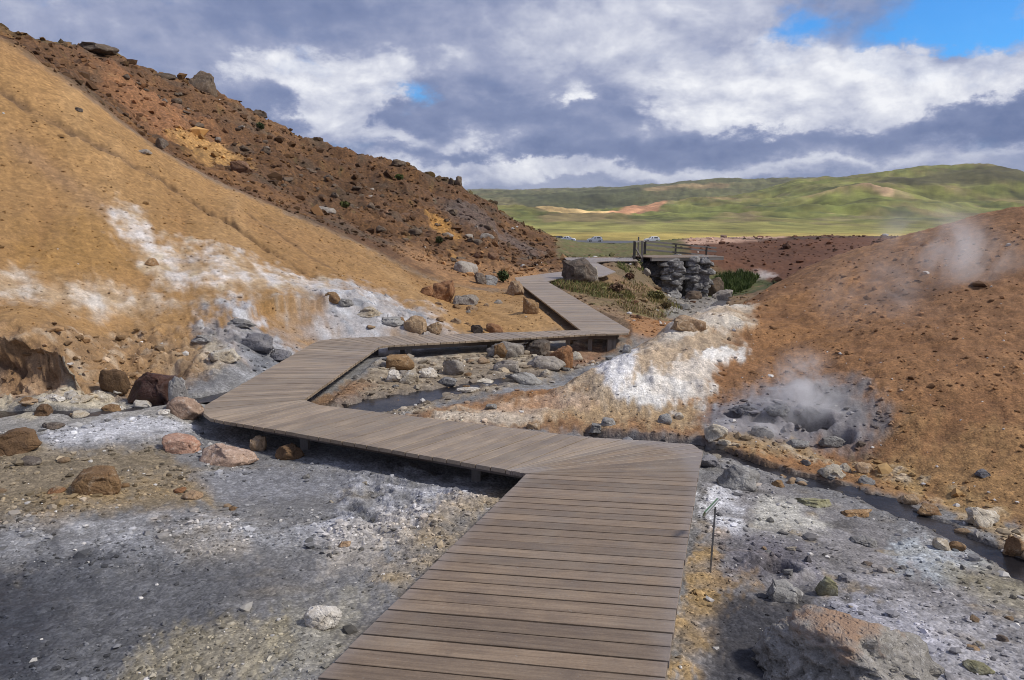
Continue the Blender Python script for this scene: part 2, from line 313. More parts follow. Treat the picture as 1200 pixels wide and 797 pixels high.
# eroded bank at the left with a hollow under its lip
hol = mask([(-60,398,9.86),(0,394,9.86),(40,392,9.86),(72,400,9.8),(94,424,9.7),(104,452,9.55),(108,462,9.3),(0,466,9.0),(-60,466,9.0)], .008, .006, NW)
VZ = VZ*(1-hol)+hol*(-.82+.62*sm(VY+.10*N_mid+.05*N_sml, 9.38, 9.84)**1.5+.07*N_mid+.05*N_sml)
LEDGE = mask([(395,580),(440,552),(560,556),(600,566),(560,600),(470,640),(400,625)], .02, .02, NW); VZ += LEDGE*(.075*(1-np.abs(fbm((VX+VY)/.5, (VY-VX)/.9, 4, 151))*2.6)-.02)
CRAG = mask([(-60,386),(60,384),(140,385),(240,372),(330,362),(385,342),(440,345),(500,372),(505,388),(400,392),(345,410),(300,430),(230,445),(150,470),(0,470),(-60,470)], .015, .02, NW); VZ += CRAG*(.13*(.6-np.abs(fbm(VX/.55, VY/.4, 5, 153))*2.4)+.05*N_sml+.02*N_fin)
hol2 = mask([(128,452,10.1),(150,430,10.9),(205,426,10.9),(222,446,10.6),(212,462,10.0),(150,470,9.7)], .007, .005, NW)
VZ -= hol2*(.14+.10*N_sml)

# ---- boardwalk stations: (left point, right point) walking away from the camera
def D(px, py, z): return np.array(G(px, py, z))
dirn = np.array((.289, .957, -.0957)); Apt = D(617,555,-.603); R1 = np.array((1.562, 5.777, -.578)); Bpt = D(825,524,-.69)
A2 = D(606,553,-.61)
ST = [  # left, right, plank style: number of planks to the next station
    (Apt-dirn*7.0, R1-dirn*7.0, 52), (Apt, R1, 5),
    (Apt+np.array((-.03,.02,0)), D(820,545,-.66), 3), (Apt+np.array((-.06,.03,0)), D(824,529,-.675), 2), (Apt+np.array((-.09,.05,0)), D(812,521,-.68), 3), (Apt+np.array((-.14,.07,0)), D(770,517,-.68), 4), (A2+np.array((-.10,.06,0)), D(690,512.5,-.68), 21),
    (D(285,497,-.69), D(374,474.5,-.72), 3), (D(262,493.5,-.70), D(361,470,-.735), 3), (D(246,490,-.70), D(358,469,-.74), 2), (D(238,484,-.71), D(357,468.3,-.74), 2), (D(241,474.5,-.72), D(357,467.5,-.74), 37),
    (D(366,402.5,-.88), D(442,407.8,-.88), 3), (D(376,398.6,-.89), D(447,405.6,-.89), 3), (D(404,396,-.90), D(450,405.2,-.90), 2), (D(436,394.8,-.90), D(462,404.4,-.91), 34),
    (D(676,386.8,-1.08), D(698,391.4,-1.08), 3), (D(680,387.0,-1.09), D(736,390.6,-1.09), 3), (D(681,387.2,-1.10), D(738,386.6,-1.10), 76),
    (D(606,330,-1.10), D(641,329.5,-1.10), 0)]
ST2 = [(D(606,330,-1.10), D(641,329.5,-1.10)), (np.array((.10,27.4,-1.11)), np.array((1.7,27.0,-1.11))), (np.array((1.6,29.6,-1.15)), np.array((3.5,28.2,-1.15))), (np.array((2.75,31.2,-1.2)), np.array((4.38,30.6,-1.2))),
       (np.array((2.8,34.0,-1.2)), np.array((4.15,34.2,-1.2))), (np.array((2.75,38.4,-1.2)), np.array((4.1,35.6,-1.2))), (np.array((4.4,38.3,-1.2)), np.array((4.6,36.0,-1.2))), (np.array((6.35,38.3,-1.2)), np.array((6.3,36.3,-1.2)))]
# the ground stays clear of the planks
for k, (a, b) in enumerate([(ST[i], ST[i+1]) for i in range(len(ST)-1)]+[(ST2[i], ST2[i+1]) for i in range(len(ST2)-1)]):
    qd = np.array([a[0], a[1], b[1], b[0]]); x0, y0 = qd[:,0].min()-1.4, qd[:,1].min()-1.4; x1, y1 = qd[:,0].max()+1.4, qd[:,1].max()+1.4
    sel = np.where((VX > x0) & (VX < x1) & (VY > y0) & (VY < y1))
    if not len(sel[0]): continue
    s = sdf(qd[:,:2], VX[sel], VY[sel]); dz = qd[:,2].mean(); gap = .13 if k == 0 else .24
    if k == 0: dz = -.1*VY[sel]
    lim = dz-gap+np.clip(-s-.02, 0, None)*.55
    VZ[sel] = np.where(s > -1.3, np.minimum(VZ[sel], lim+.02*N_sml[sel]), VZ[sel])

# ---- streams
STREAMS = []
def smooth_line(p, n):
    p = np.array(p); t = np.concatenate([[0], np.cumsum(np.hypot(*np.diff(p[:,:2], axis=0).T))]); tt = np.linspace(0, t[-1], n)
    return np.stack([np.interp(tt, t, p[:,i]) for i in range(p.shape[1])], 1)
def stream(pts, drop=.05, bed=.07):
    """pts: (px, py, half width in m)"""
    global VZ
    L = np.array([list(hit(p[0], p[1]))+[p[2]] for p in pts]); L = smooth_line(L, 60)
    for _ in range(6): L[1:-1,2] = (L[:-2,2]+L[1:-1,2]*2+L[2:,2])/4
    d = np.full(VX.shape, 9e9); zw = np.zeros(VX.shape); hw = np.ones(VX.shape)
    x0, x1, y0, y1 = L[:,0].min()-1.5, L[:,0].max()+1.5, L[:,1].min()-1.5, L[:,1].max()+1.5
    sel = np.where((VX > x0) & (VX < x1) & (VY > y0) & (VY < y1)); px_, py_ = VX[sel], VY[sel]
    dd = np.full(px_.shape, 9e9); z_ = np.zeros(px_.shape); w_ = np.ones(px_.shape)
    for p in L:
        e = np.hypot(px_-p[0], py_-p[1]); k = e < dd; dd[k] = e[k]; z_[k] = p[2]; w_[k] = p[3]
    m_ = 1-sm(dd*(1+.35*N_sml[sel]+.3*N_mid[sel]), w_*.75, w_*1.5)
    VZ[sel] = VZ[sel]*(1-m_)+m_*(z_-drop-bed+.05*N_sml[sel]+.03*N_fin[sel])
    wet = np.zeros(VX.shape); wet[sel] = 1-sm(dd*(1+.3*N_sml[sel]), w_*.9, w_*2.1)
    L[:,2] -= drop; STREAMS.append(L); return wet
wet1 = stream([(1260,700,.16),(1200,664,.15),(1150,642,.14),(1090,613,.14),(1040,590,.16),(990,572,.14),(945,561,.11),(900,549,.10),(862,536,.10),(835,524,.09)], .025, .10)
wet2 = stream([(690,506,.06),(740,512,.09),(790,516,.10),(825,520,.10)], .05, .06)
wet3 = stream([(360,488,.16),(400,480,.30),(440,472,.34),(490,463,.28),(540,452,.22),(585,443,.2),(625,436,.14)], .05, .07)
wet4 = stream([(-40,486,.12),(40,480,.10),(100,484,.13),(160,478,.10),(215,468,.10),(262,462,.13),(300,455,.12)], .02, .05)
wet5 = stream([(822,372,.2),(832,364,.25),(842,356,.3),(850,348,.3)], .06, .08)

# ------------------------------------------------------------------ ground colours
C = np.empty(VX.shape+(3,)); C[:] = (.20,.155,.11)
GR = np.zeros(VX.shape)                                       # grit
def lay(m, c, a=1.0):
    w = (np.clip(m, 0, 1)*a)[...,None]; C[:] = C*(1-w)+np.array(c)*w
def grit(m, v): GR[:] = GR*(1-np.clip(m, 0, 1))+v*np.clip(m, 0, 1)
# flat ground
lay(M_flat, (.172,.168,.166)); grit(M_flat, .9)
lay(M_flat*sm(N_mid, -.1, .5), (.28,.28,.288), .6); lay(M_flat*sm(-N_mid, .05, .55), (.13,.125,.125), .6)
lay(M_flat*sm(fbm(VX/.9, VY/.6, 4, 81), .1, .5), (.27,.21,.12), .32)
# clay slope
lay(M_clay, (.315,.182,.072)); grit(M_clay, .55)
lay(M_clay*sm(rill, -.05, .5), (.375,.230,.102), .7); lay(M_clay*sm(-rill, .1, .6), (.28,.150,.058), .6)
lay(M_clay*sm(N_big, .05, .5), (.335,.188,.078), .5); lay(M_clay*sm(-rill2, .25, .7), (.30,.17,.075), .35)
lay(CR1, (.12,.075,.045), .75)
cr2 = np.exp(-((polydist([(20,170),(70,205),(110,240),(150,262)])+.006*N_pol)/.010)**2)*M_clay; lay(cr2, (.24,.15,.09), .45)
cr3 = np.exp(-((polydist([(290,250),(330,275),(365,300),(395,318)])+.002*N_pol2)/.0022)**2)*M_clay; lay(cr3, (.14,.08,.04), .6)
lay(mask([(90,255),(140,262),(160,285),(172,318),(100,330),(20,325),(0,300),(30,270)], .02, .03, NW)*M_clay, (.33,.185,.06), .75)
# rocky hill
grit(M_rock, .8)
lay(M_rock, (.108,.056,.026)); lay(M_rock*sm(N_mid+.6*N_big, -.05, .45), (.185,.094,.036), .65); lay(M_rock*sm(fbm(VX/2.6, VY/2.6, 5, 91), .02, .4), (.078,.056,.037), .7)
lay(M_rock*sm(-N_sml, .1, .5), (.12,.065,.04), .55)
lay(M_rock*mask([(100,110,42),(160,118,44),(230,165,42),(270,185,42),(250,205,34),(160,165,32)], .02, .03, NW), (.25,.12,.055), .75)
lay(M_rock*mask([(205,180,36),(235,165,40),(270,180,40),(292,205,36),(280,228,33),(240,215,30)], .012, .02, NW), (.42,.24,.085), .85)
lay(M_rock*mask([(470,330),(540,320),(640,332),(680,345),(600,352),(500,352)], .02, .02, NW), (.33,.18,.075), .8)
lay(M_rock*mask([(470,290),(560,310),(640,318),(655,328),(560,326),(480,312)], .02, .03, NW), (.30,.165,.075), .8)
lay(M_rock*mask([(500,262),(520,255),(545,290),(530,300)], .01, .02, NW), (.42,.22,.06), .7)
lay(M_rock*mask([(520,235),(560,250),(640,300),(625,300),(560,272),(515,250)], .01, .02, NW), (.11,.085,.075), .7)
lay(M_rock*sm(N_pol2, .2, .6)*sm(N_mid, -.2, .3), (.13,.15,.055), .30)
# mound
lay(M_mound, (.262,.134,.058)); grit(M_mound, .8)
lay(M_mound*sm(N_mid, -.05, .5), (.305,.163,.072), .7); lay(M_mound*sm(-N_mid, .05, .6), (.175,.083,.036), .6); lay(M_mound*sm(-N_sml, .1, .45), (.16,.08,.042), .5)
lay(M_mound*mask([(1000,300),(1100,270),(1210,240),(1400,300),(1260,400),(1120,420),(1020,380)], .05, .05, NW), (.228,.120,.058), .65)
lay(M_mound*mask([(1040,520),(1120,500),(1250,530),(1250,660),(1100,610),(1020,570)], .03, .04, NW), (.30,.18,.075), .7)
lay(M_mound*mask([(880,380),(990,320),(1010,360),(960,420),(880,430)], .03, .03, NW), (.34,.17,.065), .6)
lay(M_mound*mask([(500,494),(600,470),(680,455),(820,470),(830,505),(700,500)], .012, .02, NW), (.40,.29,.17), .85)
lay(M_mound*mask([(560,478),(640,462),(690,462),(700,474),(600,486)], .008, .015, NW), (.43,.215,.10), .75)
lay(M_mound*mask([(500,494),(570,482),(640,490),(560,498)], .006, .012, NW), (.48,.40,.31), .7)
lay(M_mound*mask([(495,495),(590,472),(668,456),(705,470),(640,490),(560,498)], .010, .016, NW)*np.clip(.6+N_mid, 0, 1), (.50,.43,.345), .8)
wh = sm(.8*N_mid+.7*fbm(VX/.9, VY/1.6, 5, 101), -.35, .45)
lay(M_mound*mask([(655,460),(675,435),(720,420),(770,395),(800,372),(880,366),(882,385),(840,395),(880,404),(880,415),(840,430),(835,470),(760,482),(700,470)], .010, .016, NW), (.42,.335,.235), .8)
lay(M_mound*mask([(660,452),(680,430),(728,417),(745,440),(720,462)], .006, .012, NW)*np.clip(wh+.65, 0, 1), (.66,.645,.63), .95)
lay(M_mound*mask([(735,470),(770,440),(840,415),(882,402),(884,412),(842,432),(832,470),(790,480)], .006, .018, NW)*np.clip(wh+.5, 0, 1), (.67,.645,.60), .95)
lay(M_mound*mask([(745,425),(775,400),(820,372),(878,366),(880,380),(830,390),(780,420)], .006, .016, NW)*wh, (.60,.55,.47), .85)
# white deposits on the clay slope
w1 = mask([(135,254),(158,254),(172,275),(215,292),(270,300),(330,318),(395,330),(392,345),(330,345),(250,338),(190,330),(165,300),(150,280)], .020, .026, NW)
lay(w1, (.47,.36,.24), .75); lay(w1*sm(.8*N_mid+.5*N_sml+.9*rill2+.3*N_pol2, -.30, .55), (.64,.60,.57), .9)
lay(w1*sm(fbm(VX/.8, VY/1.4, 4, 191), .08, .4), (.50,.42,.28), .6); lay(w1*sm(-fbm(VX/.6, VY/1.1, 4, 193), .12, .4), (.40,.39,.40), .55)
w2 = mask([(-20,310),(10,318),(60,332),(120,342),(185,345),(205,355),(170,368),(110,364),(40,350),(-20,336)], .018, .020, NW)
lay(w2, (.46,.35,.23), .75); lay(w2*sm(.7*N_mid+.5*N_sml+.9*rill2, -.30, .55), (.60,.55,.49), .9)
w3 = mask([(385,338),(410,334),(440,345),(490,362),(520,382),(470,390),(400,390),(380,370)], .024, .024, NW)
lay(w3, (.44,.42,.41), .85); lay(w3*sm(fbm(VX/.6, VY/.6, 4, 107), -.05, .3), (.66,.66,.67), .9); lay(w3*sm(-fbm(VX/.5, VY/.5, 4, 109), .15, .4), (.21,.22,.235), .8)
w4 = mask([(240,378),(285,362),(325,372),(330,392),(390,392),(360,420),(310,428),(250,420),(225,400)], .012, .022, NW)
lay(w4, (.26,.26,.27), .8); lay(w4*sm(N_mid+N_sml, 0, .4), (.50,.49,.48), .8); lay(w4*sm(-N_sml, .05, .4), (.09,.095,.11), .8)
lay(mask([(270,366),(310,358),(318,370),(280,374)], .006, .012, NW), (.62,.62,.64), .8)
lay(mask([(278,400),(330,398),(340,420),(300,428)], .008, .014, NW), (.075,.08,.09), .75)
lay(mask([(215,400),(270,405),(260,430),(215,440),(190,425)], .01, .02, NW), (.45,.37,.24), .7)
lay(mask([(330,348),(400,336),(500,366),(520,384),(390,396),(335,430),(230,428),(222,396),(280,366)], .024, .03, NW)*np.clip(.55+.9*N_mid+.6*N_sml, 0, 1), (.30,.31,.335), .6)
# bank at the left
bk = mask([(-60,385),(40,380),(140,385),(230,400),(240,440),(200,462),(0,470),(-60,470)], .012, .015, NW)
lay(bk, (.27,.17,.09), .8); lay(bk*sm(N_sml, .05, .4), (.42,.34,.25), .6); lay(bk*sm(-N_sml-.3*N_mid, .1, .5), (.14,.085,.05), .7)
lay(hol, (.31,.185,.095), .8); lay(hol*sm(N_mid, .0, .4), (.33,.24,.16), .7); lay(hol*sm(-N_sml, .1, .4), (.10,.06,.04), .8)
# left flat details
def fl(pts, c, a, soft=.014, amp=.022, n=None):
    m_ = mask(pts, soft, amp, NW); lay(m_ if n is None else m_*n, c, a); return m_
fl([(-60,468),(80,462),(230,470),(240,490),(160,510),(0,505),(-60,505)], (.30,.28,.25), .8)
fl([(0,470),(70,462),(130,465),(140,478),(40,486),(0,486)], (.44,.38,.27), .7, .006, .02)
fl([(50,512),(110,492),(190,488),(225,495),(190,510),(120,520),(60,528)], (.46,.46,.48), .85)
fl([(-60,520),(60,525),(200,525),(240,560),(260,592),(120,600),(0,610),(-60,610)], (.20,.155,.095), .85)
fl([(60,585),(150,572),(255,578),(262,598),(150,602),(60,610)], (.29,.195,.085), .6, .018, .04, np.clip(.6+N_sml+.6*N_mid, 0, 1))
fl([(235,560),(330,545),(420,545),(470,560),(400,580),(260,590)], (.20,.20,.21), .85)
fl([(0,640),(90,610),(200,598),(330,618),(350,640),(220,650),(60,668),(0,668)], (.38,.38,.39), .7, .02, .03, np.clip(.6+N_sml*1.5, 0, 1))
fl([(200,640),(280,632),(300,650),(220,660)], (.33,.28,.21), .6)
dk = fl([(-80,662),(60,655),(130,668),(125,710),(80,770),(60,830),(-80,830)], (.042,.045,.054), .95, .035, .04)
fl([(40,650),(200,650),(310,665),(260,730),(220,797),(60,830)], (.085,.087,.094), .75, .03, .04)
fl([(400,580),(470,552),(585,562),(560,590),(480,620),(410,640),(370,625)], (.40,.40,.42), .75, .016, .035, np.clip(.55+N_sml*1.6+N_mid, 0, 1))
fl([(450,655),(520,600),(610,560),(625,560),(540,640),(470,700),(430,690)], (.30,.215,.105), .65, .018, .04, np.clip(.6+N_sml+.6*N_mid, 0, 1))
fl([(380,640),(450,600),(500,600),(440,660),(380,680)], (.36,.32,.27), .6, .016, .03)
fl([(330,700),(420,690),(450,700),(380,790),(300,797)], (.28,.26,.21), .7, .02, .03)
fl([(150,797),(200,745),(330,720),(330,760),(280,810)], (.30,.25,.15), .55, .02, .035)
# right flat details
RF = [(800,797),(815,640),(830,560),(900,560),(1000,600),(1100,640),(1260,700),(1260,830),(800,830)]
rfm = mask(RF, .02, .01, NW); lay(rfm, (.195,.182,.178), .88); lay(rfm*sm(fbm(VX/.7, VY/.45, 5, 113), 0, .4), (.33,.315,.32), .7); lay(rfm*sm(-fbm(VX/.55, VY/.4, 5, 115), .05, .45), (.095,.088,.082), .8)
lay(rfm*sm(fbm(VX/.35, VY/.3, 4, 117), .15, .45), (.245,.18,.095), .65)
fl([(820,585),(850,570),(880,585),(870,620),(835,625),(820,610)], (.60,.60,.62), .85, .01, .03, np.clip(.7+N_sml*1.5, 0, 1))
fl([(880,590),(930,580),(968,610),(975,615),(920,628),(880,620)], (.48,.46,.40), .75)
fl([(810,630),(845,635),(850,690),(840,740),(810,797),(785,797),(800,720)], (.36,.235,.095), .8, .014, .035, np.clip(.65+N_sml*1.3+.5*N_mid, 0, 1))
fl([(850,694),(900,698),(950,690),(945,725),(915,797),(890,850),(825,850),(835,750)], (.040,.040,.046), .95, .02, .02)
fl([(850,640),(900,625),(950,640),(955,670),(900,685),(850,680)], (.13,.12,.14), .7, .02, .03)
fl([(845,672),(890,682),(890,692),(850,694),(830,690)], (.28,.18,.075), .6, .014, .03)
fl([(950,715),(1010,705),(1060,725),(1100,760),(1080,790),(1040,740)], (.36,.36,.42), .6, .014, .03)
fl([(1040,630),(1110,640),(1140,665),(1090,680),(1040,655)], (.40,.44,.46), .6, .012, .03)
fl([(1100,660),(1240,690),(1240,740),(1150,710)], (.24,.21,.14), .7)
fl([(1000,700),(1200,720),(1200,800),(1080,797),(1030,750)], (.33,.32,.33), .6, .03, .04)
# mud
lay(M_mud, (.190,.185,.195), .92); lay(M_mud*sm(N_sml, 0, .4), (.27,.265,.275), .7); grit(M_mud, .25)
lay(mask([(930,445),(1000,450),(1040,480),(1030,512),(1000,500),(960,470)], .016, .02, NW), (.17,.16,.155), .75)
lay(np.clip(C1+C2+C3+C4, 0, 1), (.115,.105,.105), .75); lay(np.clip(C5+C6, 0, 1), (.05,.045,.05), .85)
bnk = mask([(830,520),(880,530),(960,540),(1040,560),(1110,600),(1240,665),(1240,640),(1110,575),(1020,540),(940,525),(860,510)], .008, .02, NW)
lay(bnk, (.37,.25,.11), .6); lay(bnk*sm(N_sml, .05, .4), (.45,.38,.28), .7); lay(bnk*sm(-N_sml, .1, .5), (.13,.08,.04), .7)
# stream beds
mid = mask([(370,470),(440,430),(560,405),(700,395),(735,398),(660,440),(560,462),(450,490),(380,490)], .012, .02, NW)
lay(mid, (.26,.20,.13), .8); lay(mid*sm(N_sml+.6*N_mid, .0, .4), (.40,.34,.25), .7); lay(mid*sm(-N_sml, .1, .5), (.12,.085,.06), .6)
fl([(360,470),(410,445),(440,450),(400,475)], (.22,.12,.06), .8, .006, .01)
fl([(650,410),(700,398),(735,400),(690,428),(650,438)], (.20,.10,.055), .7, .006, .012)
for w_, c_ in ((wet1,(.060,.046,.034)),(wet2,(.09,.085,.085)),(wet3,(.12,.10,.085)),(wet4,(.15,.145,.14)),(wet5,(.12,.12,.12))): lay(w_, c_, .85)
# beyond the boardwalk
GB = sm(R_, 15.5, 18)*(1-M_clay)*(1-M_rock)*(1-M_mound)*(1-M_far)
lay(GB, (.20,.125,.065), .9); lay(GB*sm(N_mid, .0, .4), (.25,.165,.08), .7)
fl([(690,395),(740,385),(740,360),(700,345),(720,350),(790,380),(770,395)], (.29,.145,.06), .85, .008, .012)
gr_zone = mask([(640,330),(700,328),(740,345),(790,345),(800,365),(770,375),(735,368),(690,352)], .012, .015, NW)
lay(gr_zone, (.15,.105,.052), .8); lay(gr_zone*sm(N_mid, .0, .4), (.115,.125,.042), .6); lay(gr_zone*sm(-N_sml, .1, .4), (.085,.055,.032), .6)
fl([(720,310),(745,305),(760,320),(790,345),(745,335),(715,322)], (.135,.105,.06), .8, .006, .01)
fl([(790,340),(850,340),(850,358),(800,380),(780,372)], (.20,.19,.17), .8, .008, .012)
red = mask([(800,300,46),(845,312,44.5),(885,322,43),(930,340,36),(1060,330,36),(1300,290,50),(1300,270,75),(1040,276,64),(900,275,70),(800,283,75)], .012, .012, NW)
lay(red, (.120,.052,.028), .95); lay(red*sm(N_mid, 0, .4), (.17,.075,.038), .6); lay(red*sm(-N_sml, .05, .4), (.13,.06,.035), .6); lay(red*mask([(790,290),(850,284),(920,279),(900,277),(830,278)], .006, .006, NW), (.55,.36,.26), .8)
fl([(858,316,44),(890,312,45),(912,318,44),(895,326,43),(860,322,43)], (.52,.46,.42), .75, .006, .01)
fl([(832,318,44),(872,318,44.5),(900,330,43),(925,350,39),(880,352,37.5),(846,348,37.5)], (.045,.060,.018), .92, .007, .01)
MV_ = GB*sm(R_, 38, 44); lay(MV_*(1-red), (.105,.110,.040), .8); lay(MV_*(1-red)*sm(N_mid+N_sml, .0, .3), (.11,.115,.04), .6); lay(MV_*(1-red)*sm(-N_mid+.5*N_sml, .1, .4), (.20,.12,.065), .6)
fl([(838,280,60),(870,278.3,60),(960,277.3,58),(1050,277,56),(1050,280,55),(960,281,56),(870,282,58)], (.075,.05,.035), .85, .006, .012)
# valley
lay(M_far, (.165,.165,.045)); lay(M_far*sm(N_far, 0, .4), (.215,.195,.055), .7); lay(M_far*sm(-N_far, .1, .5), (.095,.125,.035), .6)
lay(sm(R_, 56, 75)*sm(-R_, -188, -170)*(AA < .22), (.115,.150,.032), .9)
lay(sm(R_, 215, 235)*sm(-R_, -345, -285), (.42,.315,.085), .85); lay(sm(R_, 290, 340)*sm(-R_, -520, -420), (.30,.27,.075), .75)
lay(M_far*sm(R_, 420, 520)*sm(fbm(VX/60, VY/140, 5, 121), .05, .35), (.25,.18,.085), .6)
lay(M_far*sm(R_, 700, 850)*sm(N_far2+.5*N_far, .0, .4), (.21,.155,.075), .6)
F3 = fbm(VX/28, VY/70, 5, 141); lay(M_far*sm(R_, 380, 480)*sm(F3, .12, .34), (.235,.185,.095), .6); lay(M_far*sm(R_, 380, 480)*sm(-F3, .12, .34), (.075,.095,.032), .65); lay(M_far*sm(R_, 380, 480)*sm(fbm(VX/90, VY/200, 4, 143), .12, .3), (.24,.25,.06), .55)
lay(sm(R_, 1300, 1500), (.105,.105,.05), .8); lay(sm(R_, 1300, 1500)*sm(N_far2, .05, .3), (.20,.155,.08), .5)
def fr(pts, c, a, soft=.005, amp=.006): fl(pts, c, a, soft, amp)
fr([(610,246,800),(640,242.5,815),(668,243.5,836),(700,249,822),(722,253,795),(704,256,640),(664,250,650),(630,248,690)], (.66,.46,.20), .95, .003, .002)
fr([(698,258,610),(716,249,820),(742,241,900),(785,239,915),(770,247,760),(736,258,600)], (.56,.28,.15), .9, .003, .003)
fr([(756,241,900),(800,236,950),(860,233,1000),(870,237,960),(800,242,920)], (.36,.24,.12), .7)
fr([(620,255,600),(680,252,650),(725,256,640),(700,266,480),(640,268,470)], (.22,.155,.075), .75, .008, .01)
fr([(735,256,640),(800,246,800),(870,246,760),(870,262,500),(760,264,480)], (.175,.19,.05), .7, .008, .01)
fr([(895,233,800),(960,217,800),(1030,212,790),(1040,222,760),(1000,222,760),(960,232,760)], (.30,.20,.10), .7, .006, .01)
fr([(985,216,800),(1030,214,795),(1048,234,725),(1034,238,715),(1020,224,760)], (.50,.33,.19), .95, .004, .006)
fr([(1010,210,900),(1130,195,990),(1210,200,990),(1210,222,860),(1080,224,860)], (.075,.068,.034), .92, .008, .012)
fr([(960,235,740),(1030,230,740),(1060,245,640),(980,252,560)], (.20,.22,.05), .7, .008, .012)
fr([(590,232,1800),(700,230,1900),(760,226,2000),(740,246,1300),(620,240,1300)], (.070,.075,.035), .85, .006, .006)
fr([(740,222,2100),(800,218,1950),(860,220,1900),(850,226,1800),(760,230,1700)], (.40,.25,.13), .5, .006, .012)
fr([(855,250,620),(900,256,540),(880,262,460),(820,258,520)], (.28,.20,.10), .55, .006, .01)
# fine mottling carried by the vertices
C *= (1+.22*N_fin*near+.18*N_sml*near)[...,None]
C *= (1+M_far*(.65*fbm(VX/14, VY/26, 4, 161)+.85*fbm(VX/70, VY/110, 4, 163)))[...,None]  # far hill mottling, with brighter sunlit patches painted into the colour
C *= (1+.10*fbm(AA*300, RR*110, 2, 131))[...,None]
C = np.clip(C, .01, .85)
C *= (1-.09*np.clip(M_mound-WRID-M_mud, 0, 1)-.07*M_clay)[...,None]
NEAR = sm(-RR, -math.log(40), -math.log(9))

# ------------------------------------------------------------------ material of the ground
def ground_material():
    m = bpy.data.materials.new('ground_clay'); m.use_nodes = True; q = NT(m.node_tree)
    at = q.n('ShaderNodeAttribute', attribute_name='albedo').outputs['Color']
    gr = q.n('ShaderNodeAttribute', attribute_name='grit').outputs['Fac']; ne = q.n('ShaderNodeAttribute', attribute_name='fine').outputs['Fac']
    wt = q.n('ShaderNodeAttribute', attribute_name='wet').outputs['Fac']
    po = q.n('ShaderNodeNewGeometry').outputs['Position']
    n1 = q.noise(po, 7, 8, .62); n2 = q.noise(po, 42, 6, .65); n3 = q.noise(po, 1.4, 6, .6)
    vo = q.n('ShaderNodeTexVoronoi'); q.l(po, vo.inputs['Vector']); vo.inputs['Scale'].default_value = 34; vo.inputs['Randomness'].default_value = 1
    vs = q.n('ShaderNodeSeparateColor'); q.l(vo.outputs['Color'], vs.inputs[0])
    v2 = q.n('ShaderNodeTexVoronoi'); q.l(po, v2.inputs['Vector']); v2.inputs['Scale'].default_value = 95
    v2s = q.n('ShaderNodeSeparateColor'); q.l(v2.outputs['Color'], v2s.inputs[0])
    k = q.m('MULTIPLY', q.ramp(n1, .25, .75, .78, 1.22, False), q.ramp(n2, .25, .75, .85, 1.15, False))
    k = q.m('MULTIPLY', k, q.ramp(n3, .25, .75, .85, 1.15, False))
    cell = q.m('ADD', q.m('MULTIPLY', q.m('POWER', q.m('ADD', vs.outputs[0], .2), 2.2), .75), q.m('MULTIPLY', q.m('POWER', q.m('ADD', v2s.outputs[0], .2), 2.2), .55))
    g2 = q.m('MULTIPLY', q.m('MULTIPLY', gr, ne), .62)
    kk = q.m('MULTIPLY', k, q.m('ADD', q.m('SUBTRACT', 1, g2), q.m('MULTIPLY', g2, q.m('ADD', .42, cell))))
    cb = q.n('ShaderNodeCombineXYZ')
    for i in range(3): q.l(kk, cb.inputs[i])
    v3 = q.n('ShaderNodeTexVoronoi'); q.l(po, v3.inputs['Vector']); v3.inputs['Scale'].default_value = 11; v3s = q.n('ShaderNodeSeparateColor'); q.l(v3.outputs['Color'], v3s.inputs[0])
    g3 = q.m('MULTIPLY', q.m('MULTIPLY', gr, q.m('SUBTRACT', 1, ne)), .6); kk = q.m('MULTIPLY', kk, q.m('ADD', q.m('SUBTRACT', 1, g3), q.m('MULTIPLY', g3, q.m('ADD', .45, q.m('POWER', q.m('ADD', v3s.outputs[0], .25), 2)))))
    q.l(kk, cb.inputs[0]); q.l(kk, cb.inputs[1]); q.l(kk, cb.inputs[2])
    col = q.mix(1, at, cb.outputs[0], 'MULTIPLY'); n4 = q.noise(po, .05, 9, .66); fa = q.m('SUBTRACT', 1, ne); k4 = q.m('ADD', ne, q.m('MULTIPLY', fa, q.ramp(n4, .28, .72, .62, 1.38, False)))
    c4 = q.n('ShaderNodeCombineXYZ')
    for i in range(3): q.l(k4, c4.inputs[i])
    col = q.mix(1, col, c4.outputs[0], 'MULTIPLY')
    hgt = q.m('ADD', q.m('MULTIPLY', n1, .020), q.m('ADD', q.m('MULTIPLY', q.m('MULTIPLY', v2s.outputs[0], gr), .006), q.m('MULTIPLY', q.m('MULTIPLY', q.m('SUBTRACT', .6, vo.outputs['Distance']), gr), .014)))
    bp = q.n('ShaderNodeBump'); q.l(hgt, bp.inputs['Height']); q.l(q.m('ADD', .12, q.m('MULTIPLY', ne, .6)), bp.inputs['Strength']); bp.inputs['Distance'].default_value = 1
    b = q.n('ShaderNodeBsdfPrincipled'); q.l(col, b.inputs['Base Color']); q.l(bp.outputs[0], b.inputs['Normal'])
    q.l(q.ramp(wt, 0, 1, .92, .38), b.inputs['Roughness']); b.inputs['Specular IOR Level'].default_value = .3
    q.l(b.outputs[0], q.n('ShaderNodeOutputMaterial').inputs[0]); return m
MG = ground_material()
WET = np.clip(np.maximum.reduce([wet1, wet2, wet3, wet4*.8, wet5, .45*M_mud, .5*dk]), 0, 1)

